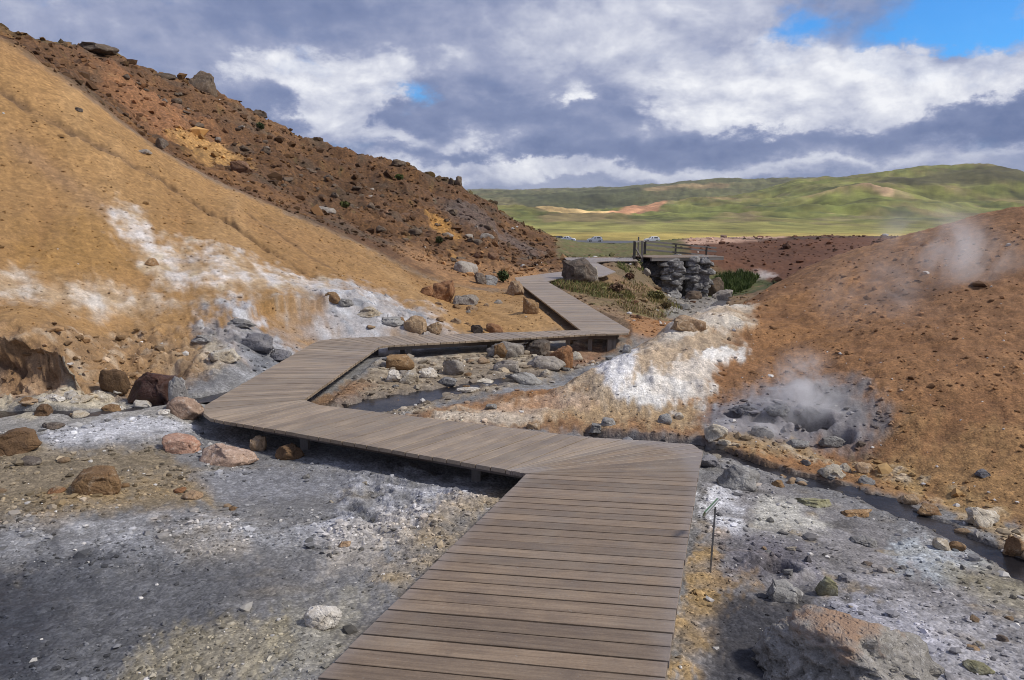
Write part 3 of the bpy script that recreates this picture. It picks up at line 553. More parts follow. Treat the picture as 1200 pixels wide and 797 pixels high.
# ------------------------------------------------------------------ build the land, one mesh per landform
SX, SY = VX.copy(), VY.copy()
lipm = mask([(-60,398,9.78),(0,393,9.78),(40,391,9.78),(72,398,9.74),(96,420,9.64),(112,446,9.5),(118,420,10.4),(100,380,11),(0,375,11),(-60,375,11)], .006, .003, NW)
wl = lipm*(1-sm(VY, 9.9, 11)); SY -= .40*wl*(.75+.6*N_mid+.4*N_sml)
wall = np.clip(hol*1.5, 0, 1)*sm(VZ, -.85, -.7); SY += wall*(.13*fbm(SX/.30, VZ/.20, 4, 171)+.05*np.abs(fbm(SX/.1, VZ/.07, 3, 173))); SX += wall*.06*fbm(SX/.25, VZ/.15, 3, 175)
def put_attr(me, name, typ, data):
    a = me.attributes.new(name, typ, 'POINT')
    if typ == 'FLOAT': a.data.foreach_set('value', np.ascontiguousarray(data, np.float32).ravel())
    else: a.data.foreach_set('color', np.ascontiguousarray(np.concatenate([data, np.ones((len(data),1))], 1), np.float32).ravel())
def mesh_np(name, V, faces, mat, attrs=(), smooth=True):
    me = bpy.data.meshes.new(name); V = np.ascontiguousarray(V, np.float32); k = faces.shape[1]
    me.vertices.add(len(V)); me.vertices.foreach_set('co', V.ravel())
    me.loops.add(faces.size); me.loops.foreach_set('vertex_index', np.ascontiguousarray(faces, np.int32).ravel())
    me.polygons.add(len(faces)); me.polygons.foreach_set('loop_start', np.arange(0, faces.size, k, dtype=np.int32))
    me.update(calc_edges=True); me.polygons.foreach_set('use_smooth', np.full(len(faces), smooth))
    for a in attrs: put_attr(me, *a)
    if mat: me.materials.append(mat)
    return me
def link(name, me, kind=None, label=None, cat=None, group=None, parent=None, loc=None):
    o = bpy.data.objects.new(name, me); COL.objects.link(o)
    if kind: o['kind'] = kind
    if label: o['label'] = label
    if cat: o['category'] = cat
    if group: o['group'] = group
    if parent is not None: o.parent = parent
    if loc is not None: o.location = loc
    return o
idx = np.arange(NR*NA).reshape(NR, NA)
FACE = np.stack([idx[:-1,:-1], idx[:-1,1:], idx[1:,1:], idx[1:,:-1]], -1)[:, :, ::-1]
def fm(m): return (m[:-1,:-1]+m[1:,1:]+m[:-1,1:]+m[1:,:-1])/4
zone = np.zeros((NR-1, NA-1), int)                            # 0 ground
zone[fm(M_clay) > .5] = 1; zone[fm(M_rock) > .5] = 2; zone[fm(M_mound) > .5] = 3
zone[(fm(R_) > 62) & (zone == 0)] = 4; zone[fm(R_) > 430] = 5
VV = np.stack([SX, SY, VZ], -1).reshape(-1, 3); C2_ = C.reshape(-1, 3)
for k, (nm, lb) in enumerate((('ground','grey and ochre gravelly ground round the boardwalk'),('clay_hillside','smooth ochre clay hillside with white streaks'),('rocky_hillside','rust brown rocky hillside behind the clay slope'),
        ('clay_mound','rust coloured clay mound with white deposits and steam'),('valley_floor','green and golden valley floor with parking lot'),('distant_hills','green grassy hills far across the valley'))):
    f = FACE[zone == k]; u, inv = np.unique(f, return_inverse=True)
    me = mesh_np(nm, VV[u], inv.reshape(f.shape), MG, (('albedo','FLOAT_COLOR',C2_[u]),('grit','FLOAT',GR.ravel()[u]),('fine','FLOAT',NEAR.ravel()[u]),('wet','FLOAT',WET.ravel()[u])))
    link(nm, me, 'structure', lb)
height = make_height(TA, LR, VZ)
def hitf(px, py): return hit(px, py, height)
def ground_col(x, y):
    a, lr = np.arctan2(x, y), np.log(np.hypot(x, y))
    ia = np.clip(np.searchsorted(TA, a), 0, NA-1); ir = np.clip(np.searchsorted(LR, lr), 0, NR-1); return C[ir, ia]

#@@PART2
# ------------------------------------------------------------------ materials of things
def stone_mat(name, a, b, c, scale=3.0, rough=.9, pits=.0, wet=0.0):
    """a base tone, b mottling tone, c pale or dark veins"""
    m = bpy.data.materials.new(name); m.use_nodes = True; q = NT(m.node_tree)
    tc = q.n('ShaderNodeTexCoord').outputs['Object']; rnd = q.n('ShaderNodeObjectInfo').outputs['Random']
    ad = q.n('ShaderNodeVectorMath', operation='ADD'); q.l(tc, ad.inputs[0]); cb = q.n('ShaderNodeCombineXYZ')
    for i in range(3): q.l(q.m('MULTIPLY', rnd, 37.0+11*i), cb.inputs[i])
    q.l(cb.outputs[0], ad.inputs[1]); v = ad.outputs[0]
    n1 = q.noise(v, scale, 8, .62, .3); n2 = q.noise(v, scale*5, 7, .65); n3 = q.noise(v, scale*22, 4, .6)
    vo = q.n('ShaderNodeTexVoronoi', feature='DISTANCE_TO_EDGE'); q.l(v, vo.inputs['Vector']); vo.inputs['Scale'].default_value = scale*1.6
    col = q.mix(q.ramp(n1, .40, .62), a, b); col = q.mix(q.m('MULTIPLY', q.ramp(n2, .52, .68), .7), col, c)
    k = q.m('MULTIPLY', q.ramp(n3, .25, .75, .72, 1.28, False), q.ramp(n2, .25, .75, .75, 1.25, False))
    k = q.m('MULTIPLY', k, q.m('ADD', .82, q.m('MULTIPLY', rnd, .36)))
    c3 = q.n('ShaderNodeCombineXYZ')
    for i in range(3): q.l(k, c3.inputs[i])
    col = q.mix(1, col, c3.outputs[0], 'MULTIPLY')
    h = q.m('ADD', q.m('MULTIPLY', n1, .5), q.m('ADD', q.m('MULTIPLY', n2, .35), q.m('MULTIPLY', n3, .12)))
    h = q.m('ADD', h, q.m('MULTIPLY', q.ramp(vo.outputs[0], 0, .05), .06))
    if pits:
        vp = q.n('ShaderNodeTexVoronoi'); q.l(v, vp.inputs['Vector']); vp.inputs['Scale'].default_value = scale*5
        h = q.m('ADD', h, q.m('MULTIPLY', q.ramp(vp.outputs['Distance'], .12, .36), pits))
    bp = q.n('ShaderNodeBump'); q.l(h, bp.inputs['Height']); bp.inputs['Strength'].default_value = .65; bp.inputs['Distance'].default_value = .12
    bs = q.n('ShaderNodeBsdfPrincipled'); q.l(col, bs.inputs['Base Color']); q.l(bp.outputs[0], bs.inputs['Normal'])
    bs.inputs['Roughness'].default_value = rough; bs.inputs['Specular IOR Level'].default_value = .3
    q.l(bs.outputs[0], q.n('ShaderNodeOutputMaterial').inputs[0]); return m
def plain_mat(name, c, rough=.6, metal=0., var=.25, scale=8):
    m = bpy.data.materials.new(name); m.use_nodes = True; q = NT(m.node_tree)
    tc = q.n('ShaderNodeTexCoord').outputs['Object']; n = q.noise(tc, scale, 5, .6)
    col = q.mix(n, tuple(x*(1-var) for x in c), tuple(x*(1+var) for x in c))
    b = q.n('ShaderNodeBsdfPrincipled'); q.l(col, b.inputs['Base Color']); b.inputs['Roughness'].default_value = rough; b.inputs['Metallic'].default_value = metal
    q.l(b.outputs[0], q.n('ShaderNodeOutputMaterial').inputs[0]); return m
def vcol_mat(name, rough=.9, trans=0., var=.3, scale=30):
    m = bpy.data.materials.new(name); m.use_nodes = True; q = NT(m.node_tree)
    at = q.n('ShaderNodeAttribute', attribute_name='albedo').outputs['Color']; po = q.n('ShaderNodeNewGeometry').outputs['Position']
    n = q.noise(po, scale, 5, .6); col = q.mix(1, at, q.mix(n, (1-var,)*3, (1+var,)*3), 'MULTIPLY')
    b = q.n('ShaderNodeBsdfPrincipled'); q.l(col, b.inputs['Base Color']); b.inputs['Roughness'].default_value = rough; b.inputs['Specular IOR Level'].default_value = .25
    q.l(b.outputs[0], q.n('ShaderNodeOutputMaterial').inputs[0]); return m
def wood_mat(name, dark, pale, rough=.62):
    m = bpy.data.materials.new(name); m.use_nodes = True; q = NT(m.node_tree)
    tc = q.n('ShaderNodeTexCoord').outputs['Object']; rnd = q.n('ShaderNodeObjectInfo').outputs['Random']
    mp = q.n('ShaderNodeMapping'); q.l(tc, mp.inputs['Vector']); mp.inputs['Scale'].default_value = (1.3, 26, 26)
    cb = q.n('ShaderNodeCombineXYZ'); q.l(q.m('MULTIPLY', rnd, 91), cb.inputs[0]); q.l(q.m('MULTIPLY', rnd, 53), cb.inputs[1]); q.l(cb.outputs[0], mp.inputs['Location'])
    g = q.noise(mp.outputs[0], 1.6, 8, .62, .5); g2 = q.noise(mp.outputs[0], 7, 6, .6, .2)
    ad = q.n('ShaderNodeVectorMath', operation='ADD'); q.l(tc, ad.inputs[0]); q.l(cb.outputs[0], ad.inputs[1])
    blot = q.noise(ad.outputs[0], 3.2, 6, .6); fine = q.noise(ad.outputs[0], 60, 3, .6)
    col = q.mix(q.ramp(g, .3, .7), dark, pale); col = q.mix(q.m('MULTIPLY', q.ramp(g2, .5, .75), .5), col, tuple(x*.55 for x in dark))
    k = q.m('MULTIPLY', q.ramp(blot, .25, .75, .80, 1.2, False), q.m('ADD', .80, q.m('MULTIPLY', rnd, .40)))
    k = q.m('MULTIPLY', k, q.ramp(fine, .25, .75, .88, 1.12, False))
    # grey dust trodden in towards the plank ends
    c3 = q.n('ShaderNodeCombineXYZ')
    for i in range(3): q.l(k, c3.inputs[i])
    col = q.mix(1, col, c3.outputs[0], 'MULTIPLY')
    ox = q.n('ShaderNodeSeparateXYZ'); q.l(tc, ox.inputs[0]); end = q.m('ADD', q.m('ABSOLUTE', ox.outputs[0]), q.m('MULTIPLY', blot, .25))
    col = q.mix(q.m('MULTIPLY', q.ramp(end, .72, .92), .45), col, (.27,.25,.25))
    gp = q.n('ShaderNodeNewGeometry').outputs['Position']; dn = q.noise(gp, 1.6, 9, .68, .4); sp_ = q.noise(gp, 48, 3, .6)
    col = q.mix(q.m('MULTIPLY', q.ramp(dn, .46, .70), .28), col, (.25,.225,.19)); col = q.mix(q.m('MULTIPLY', q.ramp(sp_, .66, .74), .5), col, (.30,.28,.25)); col = q.mix(q.m('MULTIPLY', q.ramp(dn, .46, .30), .30), col, (.085,.06,.042))
    bp = q.n('ShaderNodeBump'); q.l(q.m('ADD', g, q.m('MULTIPLY', g2, .4)), bp.inputs['Height']); bp.inputs['Strength'].default_value = .35; bp.inputs['Distance'].default_value = .01
    b = q.n('ShaderNodeBsdfPrincipled'); q.l(col, b.inputs['Base Color']); q.l(bp.outputs[0], b.inputs['Normal']); q.l(q.ramp(blot, .3, .7, rough-.1, rough+.12), b.inputs['Roughness'])
    b.inputs['Specular IOR Level'].default_value = .6
    q.l(b.outputs[0], q.n('ShaderNodeOutputMaterial').inputs[0]); return m
M = {
 'brown': stone_mat('brown_stone', (.13,.078,.042), (.19,.115,.06), (.10,.065,.042)),
 'dark': stone_mat('dark_stone', (.105,.085,.07), (.16,.12,.09), (.22,.20,.17)),
 'rust': stone_mat('rust_stone', (.26,.13,.06), (.20,.10,.05), (.33,.21,.12)),
 'ochre': stone_mat('ochre_stone', (.27,.165,.08), (.20,.115,.058), (.36,.28,.19)),
 'pink': stone_mat('pink_stone', (.38,.27,.205), (.32,.22,.16), (.46,.38,.32)),
 'salmon': stone_mat('salmon_stone', (.36,.20,.135), (.31,.20,.15), (.45,.36,.29)),
 'tan': stone_mat('tan_stone', (.36,.25,.15), (.30,.20,.12), (.44,.37,.29)),
 'pale': stone_mat('pale_stone', (.46,.41,.33), (.38,.31,.22), (.55,.52,.47)),
 'white': stone_mat('white_stone', (.60,.56,.50), (.48,.42,.34), (.70,.68,.65), 5, pits=.25),
 'grey': stone_mat('grey_stone', (.27,.26,.245), (.20,.19,.18), (.36,.35,.33), pits=.12),
 'slate': stone_mat('dark_grey_stone', (.16,.155,.165), (.21,.20,.20), (.12,.115,.125), pits=.15),
 'flat': stone_mat('grey_slab_stone', (.31,.275,.235), (.25,.215,.18), (.38,.35,.31)),
 'green': stone_mat('mossy_stone', (.25,.235,.13), (.22,.20,.15), (.30,.30,.24)),
 'maroon': stone_mat('wet_maroon_stone', (.050,.022,.016), (.075,.032,.02), (.04,.025,.022), 3, .45),
 'basalt': stone_mat('hill_basalt', (.10,.075,.055), (.15,.105,.07), (.19,.155,.12), 1.2),
 'hillrust': stone_mat('hill_rust_stone', (.18,.095,.048), (.16,.09,.055), (.27,.19,.13), 1.2),
 'plank': wood_mat('weathered_plank', (.172,.119,.075), (.265,.192,.126), .50),
 'plank_pale': wood_mat('weathered_plank_sheen', (.235,.176,.120), (.350,.270,.190), .46),  # weathered boards past the first turn, grazing sheen partly put into their paler colour
 'beam': wood_mat('dark_beam_wood', (.085,.062,.048), (.13,.10,.08), .8),
 'greywood': wood_mat('grey_post_wood', (.16,.145,.13), (.24,.22,.20), .8),
 'blackwood': wood_mat('dark_rail_wood', (.022,.020,.018), (.042,.037,.033), .8),
}

# ------------------------------------------------------------------ rocks
_ico = {}
def ico(n):
    if n not in _ico:
        b = bmesh.new(); bmesh.ops.create_icosphere(b, subdivisions=n, radius=1)
        b.verts.ensure_lookup_table()
        _ico[n] = (np.array([v.co[:] for v in b.verts]), np.array([[v.index for v in f.verts] for f in b.faces])); b.free()
    return _ico[n]
def n3(p, s, seed, o=3):
    x, y, z = (p*s).T
    return (fbm(x+.7*z, y+.3*z, o, seed)+fbm(y+31+.5*x, z-.4*x, o, seed+9)+fbm(z+57-.3*y, x+.6*y, o, seed+17))/1.8
def rock_shape(seed, sub=3, blocky=.62, chops=9, rough=.16, layers=0.):
    r = np.random.default_rng(seed); v, f = ico(sub); v = v.copy()
    p = np.sign(v)*np.abs(v)**blocky; p /= np.abs(p).max(0)
    for _ in range(chops):
        n = r.normal(size=3); n[2] = abs(n[2])*.8 if r.random() < .75 else n[2]; n /= np.linalg.norm(n)
        d = p@n; lim = d.max()*r.uniform(.55, .88); k = d > lim; p[k] -= (d[k]-lim)[:,None]*n*.97
    nn = v/np.linalg.norm(v, axis=1)[:,None]
    e_ = n3(v, 3.1, seed % 83+5, 3); p = p+nn*(rough*1.3*n3(v, 1.4, seed % 97, 4)-rough*.9*np.abs(e_)+rough*.5*n3(v, 7.5, seed % 89+3, 3))[:,None]
    if layers: p[:,:2] *= (1+layers*np.sin(p[:,2:3]*9+2*n3(v, 1.2, 5)[:,None]))
    lo, hi = p.min(0), p.max(0); p = (p-(lo+hi)/2)/(hi-lo)            # unit box
    return p, f
USED = set()
def rock(px, py, wpx, hpx, mat, label, seed=None, d=None, depth=.85, sink=.16, tilt=0., sub=4, name='boulder', group=None, yaw=None, blocky=.66, chops=14, rough=.17, layers=0.):
    seed = seed or (int(px*7+py*13) % 9973)
    if d is None: b = hitf(px, py)
    else: a = P(px, py, d); b = np.array((a[0], a[1], float(height(a[0], a[1]))))
    dist = math.hypot(b[1], b[0]*.2); w = wpx*dist/F*.97; dp = w*depth; ph = max((ZC-b[2])/b[1], 0); h = max(hpx*dist/F-.62*dp*ph, .42*hpx*dist/F)
    cy = b[1]+(dp*.36 if d is None else 0); cx = b[0]*cy/b[1]
    zb = min(b[2], float(height(cx, cy))) if d is None else b[2]
    hh = h/(1-sink); p, f = rock_shape(seed, sub, blocky, chops, rough, layers)
    p = p*np.array((w, dp, hh))
    me = mesh_np(name, p, f, M[mat], smooth=True)
    o = link(name, me, label=label, cat=label.split('|')[1] if '|' in label else ('boulder' if name == 'boulder' else 'stone'), group=group)
    o.location = (cx, cy, zb+hh*(.5-sink)); o.rotation_euler = (0, tilt, 0)
    USED.add(label); return o

# ------------------------------------------------------------------ boardwalk: planks, beams and posts
bw = bpy.data.objects.new('boardwalk', None); COL.objects.link(bw); bw.location = (.5, 3, -.3)
bw['label'] = 'brown wooden plank boardwalk zigzagging down between the clay slopes'; bw['category'] = 'boardwalk'
bpy.context.view_layer.update()
BWM = Matrix.Translation(bw.location)
def plank_mesh(a0, a1, b0, b1, th=.038, ch=.0018):
    """a0,a1 left ends of the two long edges, b0,b1 right ends; returns local verts and matrix"""
    c = (a0+a1+b0+b1)/4; x = (b0+b1)/2-(a0+a1)/2; L = np.linalg.norm(x); x = x/L
    y = (a1+b1)/2-(a0+b0)/2; z = np.cross(x, y); z /= np.linalg.norm(z); y = np.cross(z, x)
    if z[2] < 0: z = -z; y = -y
    R = np.stack([x, y, z]); loc = [(R@(p-c)) for p in (a0, b0, b1, a1)]
    for p in loc: p[2] = 0
    q = np.array(loc); cen = q.mean(0); top = q-np.sign(q-cen)*ch*np.array((1,1,0)); 
    mid = q-np.array((0,0,ch)); bot = q-np.array((0,0,th)); v = np.concatenate([top, mid, bot])
    f = [[0,1,2,3]]
    for s in (0, 4):
        for i in range(4): j = (i+1) % 4; f.append([s+i, s+4+i, s+4+j, s+j])
    f.append([11,10,9,8]); f = np.array(f)
    e1, e2 = v[1]-v[0], v[2]-v[0]
    if np.cross(e1, e2)[2] < 0: f = f[:, ::-1]
    mat = Matrix(((x[0],y[0],z[0],c[0]),(x[1],y[1],z[1],c[1]),(x[2],y[2],z[2],c[2]),(0,0,0,1)))
    return v, f, mat
def lay_planks(st, joined=False):
    acc_v, acc_f, n = [], [], 0
    for i in range(len(st)-1):
        L0, R0, L1, R1_ = st[i][0], st[i][1], st[i+1][0], st[i+1][1]; N = st[i][2] if len(st[i]) > 2 else max(1, round(max(np.linalg.norm(L1-L0), np.linalg.norm(R1_-R0))/.135))
        for k in range(N):
            t0, t1 = k/N, (k+1)/N
            GP = .0065 if (i == 0 and not joined) else .0055
            gl = min(GP/max(np.linalg.norm(L1-L0)/N, 1e-4), .12)/N; gr = min(GP/max(np.linalg.norm(R1_-R0)/N, 1e-4), .12)/N
            a0 = L0+(L1-L0)*(t0+gl); a1 = L0+(L1-L0)*(t1-gl); b0 = R0+(R1_-R0)*(t0+gr); b1 = R0+(R1_-R0)*(t1-gr)
            ax = (b0-a0)/np.linalg.norm(b0-a0); e1, e2 = random.uniform(-.003, .003), random.uniform(-.003, .003); dz = np.array((0, 0, random.uniform(-.002, .002)))
            v, f, m = plank_mesh(a0-ax*e1+dz, a1-ax*e1+dz, b0+ax*e2+dz, b1+ax*e2+dz)
            if joined:
                w = np.array([m @ Vector(p) for p in v]); acc_v.append(w); acc_f.append(f+n); n += len(v)
            else:
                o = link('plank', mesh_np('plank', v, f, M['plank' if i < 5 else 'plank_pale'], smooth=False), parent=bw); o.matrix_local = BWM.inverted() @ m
    if joined:
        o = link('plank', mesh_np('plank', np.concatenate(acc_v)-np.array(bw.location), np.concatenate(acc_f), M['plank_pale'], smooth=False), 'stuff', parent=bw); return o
lay_planks(ST)
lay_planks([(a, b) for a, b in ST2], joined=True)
def box_verts(a, b, w, t, up=np.array((0,0,1.))):
    x = b-a; L = np.linalg.norm(x); x = x/L; y = np.cross(up, x); y /= np.linalg.norm(y); z = np.cross(x, y)
    v = [a+y*sy*w/2+z*sz*t/2+x*L*e for e in (0, 1) for sy, sz in ((-1,-1),(1,-1),(1,1),(-1,1))]
    f = [[0,3,2,1],[4,5,6,7],[0,1,5,4],[1,2,6,5],[2,3,7,6],[3,0,4,7]]
    return np.array(v), np.array(f)
def bar(name, a, b, w, t, mat, parent, jit=0.):
    a, b = np.array(a, float), np.array(b, float); c = (a+b)/2; x = b-a; L = np.linalg.norm(x)
    up = np.array((0,0,1.)) if abs(x[2])/L < .9 else np.array((0,1.,0)); x /= L; y = np.cross(up, x); y /= np.linalg.norm(y); z = np.cross(x, y)
    v, f = box_verts(np.array((-L/2,0,0)), np.array((L/2,0,0)), w, t); v = v+np.random.default_rng(int(abs(c[0]*991+c[1]*77))).normal(size=v.shape)*jit
    o = link(name, mesh_np(name, v, f, mat, smooth=False), parent=parent)
    m = Matrix(((x[0],y[0],z[0],c[0]),(x[1],y[1],z[1],c[1]),(x[2],y[2],z[2],c[2]),(0,0,0,1)))
    o.matrix_local = (Matrix.Translation(parent.location).inverted() @ m) if parent is not None else m
    return o
for i in range(len(ST)-1):
    for side in (0, 1):
        a, b = ST[i][side], ST[i+1][side]; oa, ob = ST[i][1-side], ST[i+1][1-side]
        L = np.linalg.norm(b-a)
        if L < .45: continue
        ia = a+(oa-a)/np.linalg.norm(oa-a)*.26; ib = b+(ob-b)/np.linalg.norm(ob-b)*.26; dz = np.array((0,0,-.038-.055))
        bar('beam', ia+dz, ib+dz, .05, .11, M['beam'], bw)
        k = max(1, int(L/1.7))
        for j in range(k+1):
            p = ia+(ib-ia)*(j+.25)/(k+.5)+np.array((0,0,-.1)); g = float(height(p[0], p[1]))
            if p[1] < .3 or p[2]-g < .03: continue
            inn = (oa-a)/np.linalg.norm(oa-a)*.06
            bar('post', p+inn+np.array((0,0,.05)), p+inn+np.array((0,0,g-p[2]-.12)), .09, .09, M['greywood'], bw, .003)

# ------------------------------------------------------------------ boulders one can pick out, seen from left to right
R = rock
R(14,536,70,42,'brown','large smooth brown boulder cut by the left edge of the view', depth=.8, blocky=.75, chops=6)
R(116,580,66,40,'ochre','ochre brown block alone on the gravel at left, larger than its neighbours', depth=.7, blocky=.5, layers=.02, chops=7)
R(66,578,24,7,'rust','thin rust red sliver lying left of the ochre brown block', name='stone', depth=.9)
R(214,531,46,28,'salmon','salmon pink rock left of the large pale pink boulder', depth=.8)
R(269,546,74,33,'pink','large pale pink boulder lying in front of the boardwalk corner', depth=.6, blocky=.7)
R(303,529,20,21,'tan','small upright tan stone between pink boulder and boardwalk edge', name='stone')
R(340,539,36,23,'brown','dark red brown stone tucked under the boardwalk edge', name='stone')
R(218,492,46,34,'pink','pointed pale pink rock touching the outer boardwalk corner', depth=.8, sub=4)
R(51,487,24,16,'brown','small brown stone in the murky stream at far left', name='stone')
R(62,503,30,10,'dark','low dark stone half sunk in the grey mud at far left', name='stone', depth=.8)
R(183,474,68,44,'maroon','dark wet maroon boulder at the foot of the clay bank', depth=.7, sub=4, blocky=.7)
R(210,474,26,36,'grey','grey stone leaning on the right flank of the maroon boulder', name='stone', depth=.6)
R(136,462,36,34,'brown','brown rock in the bank left of the maroon boulder', depth=.6)
R(186,436,18,8,'ochre','small yellow stone resting above the maroon boulder', name='stone', d=10.3)
R(122,470,34,16,'pale','pale flat rock in front of the brown bank rock', depth=.8)
R(95,472,26,11,'pale','pale yellowish stone in the stone row below the hollow', name='stone')
R(66,470,26,10,'white','whitish stone in the stone row below the hollow', name='stone')
R(38,474,28,9,'tan','tan flat stone near the left edge below the hollow', name='stone')
R(192,487,16,9,'white','small white stone between maroon boulder and pink corner rock', name='stone')
R(138,482,18,8,'white','small white pebble like stone in the murky stream middle', name='stone')
R(300,412,48,24,'slate','dark blue grey crag in the bank left of the boardwalk bend', depth=.6, rough=.28)
R(262,424,42,18,'pale','cream crag in the bank below the dark blue grey one', depth=.6, rough=.28)
R(326,424,34,16,'slate','low dark crag touching the outer boardwalk edge', depth=.6, rough=.26)
R(282,384,36,12,'grey','grey crusted hump above the dark blue grey crag', depth=.7, rough=.26)
R(240,402,30,12,'grey','mottled grey hump in the bank above the maroon boulder', depth=.7, rough=.26)
R(432,372,34,14,'pale','pale bluish crag in the white crust above the boardwalk bend', depth=.7, rough=.28)
R(462,382,30,12,'grey','grey crag right of the pale bluish one above the bend', depth=.7, rough=.28)
R(403,360,24,11,'grey','grey crag at the left end of the white crust', depth=.7, rough=.28, name='stone')
R(870,486,40,14,'slate','dark mud ledge left of the steaming hole', depth=.6, rough=.24)
R(912,487,34,14,'grey','grey mud ledge just left of the steaming hole', depth=.6, rough=.24)
R(380,738,48,40,'white','lone lumpy white stone on the grey gravel left of the boardwalk', depth=.8, sub=4, blocky=.85, chops=5, rough=.22)
R(404,641,16,9,'tan','small tan stone on the gravel near the boardwalk', name='stone')
R(226,585,26,14,'tan','tan crust lump at the edge of the grey mud flat', name='stone')
R(210,578,16,9,'rust','small rust red stone beside the tan crust lump', name='stone')
R(36,545,34,14,'dark','dark grey lump right below the large brown boulder', name='stone')
R(592,419,48,24,'flat','grey brown boulder under the far boardwalk span', depth=.8)
R(588,420,20,20,'ochre','rusty stone in front of the grey brown boulder', name='stone', depth=.6)
R(630,416,32,20,'dark','dark rounded boulder with pale rim under the boardwalk', depth=.8)
R(657,432,32,32,'rust','rust brown block at right end of the stream rocks', depth=.8)
R(640,432,50,18,'flat','flat grey slab in the middle of the stream rocks', depth=.7, blocky=.5)
R(594,435,36,16,'flat','smaller grey slab left of the flat grey slab', depth=.7, blocky=.5)
R(614,450,48,18,'grey','ribbed grey slab tilted at the water edge', depth=.7, tilt=.16, layers=.03)
R(469,434,38,22,'ochre','rounded ochre boulder by the near boardwalk leg', depth=.8, blocky=.8)
R(462,448,18,17,'white','white rock left of its pale yellowish neighbour in the stream', name='stone')
R(480,450,26,18,'pale','pale yellowish rock beside the white rock in the stream', name='stone')
R(503,443,22,14,'white','white stone right of the pale yellowish rock', name='stone')
R(530,440,30,24,'flat','tilted grey slab standing in the stream bed', depth=.6, tilt=-.4)
R(525,452,24,12,'grey','small grey rock at the foot of the tilted slab', name='stone')
R(560,452,40,9,'pale','low pale ledge of rock along the puddle', depth=.6)
R(548,460,30,8,'white','low whitish rock at the right end of the puddle', name='stone')
R(487,390,28,22,'tan','tan lumpy rock above the boardwalk bend', depth=.7)
R(509,391,20,16,'tan','smaller tan rock right of the lumpy one above the bend', name='stone')
R(520,352,28,26,'rust','rusty boulder on the slope left of the far boardwalk', depth=.8)
R(500,346,16,12,'rust','small rust stone left of the rusty slope boulder', name='stone')
R(546,357,32,14,'flat','grey slab lying right of the rusty slope boulder', depth=.8, blocky=.5)
R(546,320,30,15,'flat','grey slab on the upper slope above the rusty boulder', depth=.8, blocky=.5)
R(563,333,16,14,'dark','dark stone left of its grey twin near the shrub', name='stone')
R(575,334,18,12,'grey','grey stone right of the dark one near the shrub', name='stone')
R(604,346,22,18,'tan','tan boulder at the left end of the far boardwalk', depth=.8)
R(622,368,20,20,'ochre','pointed ochre rock beside the sloping boardwalk edge', depth=.6, name='stone')
R(559,391,16,12,'dark','dark stone just above the long boardwalk span', name='stone')
R(580,391,22,13,'rust','brown stone right of the dark one above the span', name='stone')
R(679,331,44,30,'dark','big dark boulder beside the far end of the boardwalk', depth=.9, sub=4, blocky=.8, chops=20, rough=.26, seed=77)
R(696,331,12,20,'flat','sunlit right side of the big dark boulder, built as a paler stone', depth=.7, name='stone')  # boulder's sunlit side put into a separate paler stone
R(806,388,44,20,'tan','smooth tan rock slab at the crest of the white deposit', depth=.7, blocky=.6)
R(735,414,12,13,'grey','little grey stone on the white deposit edge', name='stone')
R(575,480,16,9,'grey','grey stone lying on the pale tail of the mound', name='stone')
R(838,516,28,24,'pale','pale rock at the left rim of the mud pot', depth=.8)
R(848,524,18,11,'pale','low pale stone in front of the pale mud pot rock', name='stone')
R(893,512,30,15,'grey','grey mud crusted rock left of the steaming hole', depth=.7)
R(974,524,32,16,'grey','smooth grey mud lip between the two steaming holes', depth=.5, blocky=.8)
R(935,525,28,12,'grey','grey lump in front of the steaming hole', name='stone')
R(1008,524,12,9,'dark','small dark stone right of the mud pot', name='stone')
R(700,507,24,14,'grey','grey stone behind the boardwalk turn', name='stone')
R(712,499,20,14,'grey','second grey stone behind the boardwalk turn, higher up', name='stone')
R(625,503,18,12,'tan','tan stone at the back edge of the boardwalk', name='stone')
R(779,497,18,14,'grey','grey stone among yellow crust behind the boardwalk', name='stone')
R(796,492,12,10,'pale','pale pebble behind the boardwalk right of the grey stone', name='stone')
R(830,548,30,18,'slate','dark slab between boardwalk corner and stream', depth=.8, name='stone')
R(867,573,58,36,'grey','large grey boulder beside the stream right of the boardwalk', depth=.75, sub=4, blocky=.65, chops=11)
R(936,567,22,9,'grey','flat grey stone sitting in the stream', name='stone', depth=.7, blocky=.8)
R(912,571,16,11,'ochre','ochre stone in the stream left of the flat grey stone', name='stone')
R(1003,605,52,13,'ochre','long ochre stained rock along the near stream bank', depth=.5)
R(953,594,44,16,'green','low olive crust of rock near the stream bank', depth=.7)
R(975,560,36,18,'pale','cream coloured crumbling rock on the far stream bank', depth=.7, rough=.25)
R(1012,555,22,16,'tan','tan lump right of the cream crumbling rock', name='stone')
R(1063,592,26,16,'tan','tan lump where the stream bank bends', name='stone')
R(1086,606,30,18,'ochre','ochre lump overhanging the dark stream', name='stone')
R(1152,618,44,32,'pale','pale crusted outcrop in the mound above the stream', depth=.7, rough=.25)
R(1150,560,20,12,'slate','dark blue grey stone on the mound at right', name='stone')
R(1189,656,26,36,'ochre','tall ochre stone standing in the stream at the right edge', depth=.8, blocky=.75)
R(1104,645,24,17,'pale','pale bluish stone at the near edge of the stream', name='stone')
R(1119,645,22,14,'ochre','yellow stone right of the pale bluish stone', name='stone')
R(921,706,50,40,'grey','dark grey block in front of the small steaming vent', depth=.62, sub=4, blocky=.55, sink=.06)
R(968,698,30,34,'green','olive green stone right of the dark grey block', depth=.7, name='stone')
R(987,682,14,13,'slate','small dark stone right of the olive green stone', name='stone')
R(1012,640,36,16,'grey','grey lump of crust in the middle of the wet flat', name='stone', rough=.25)
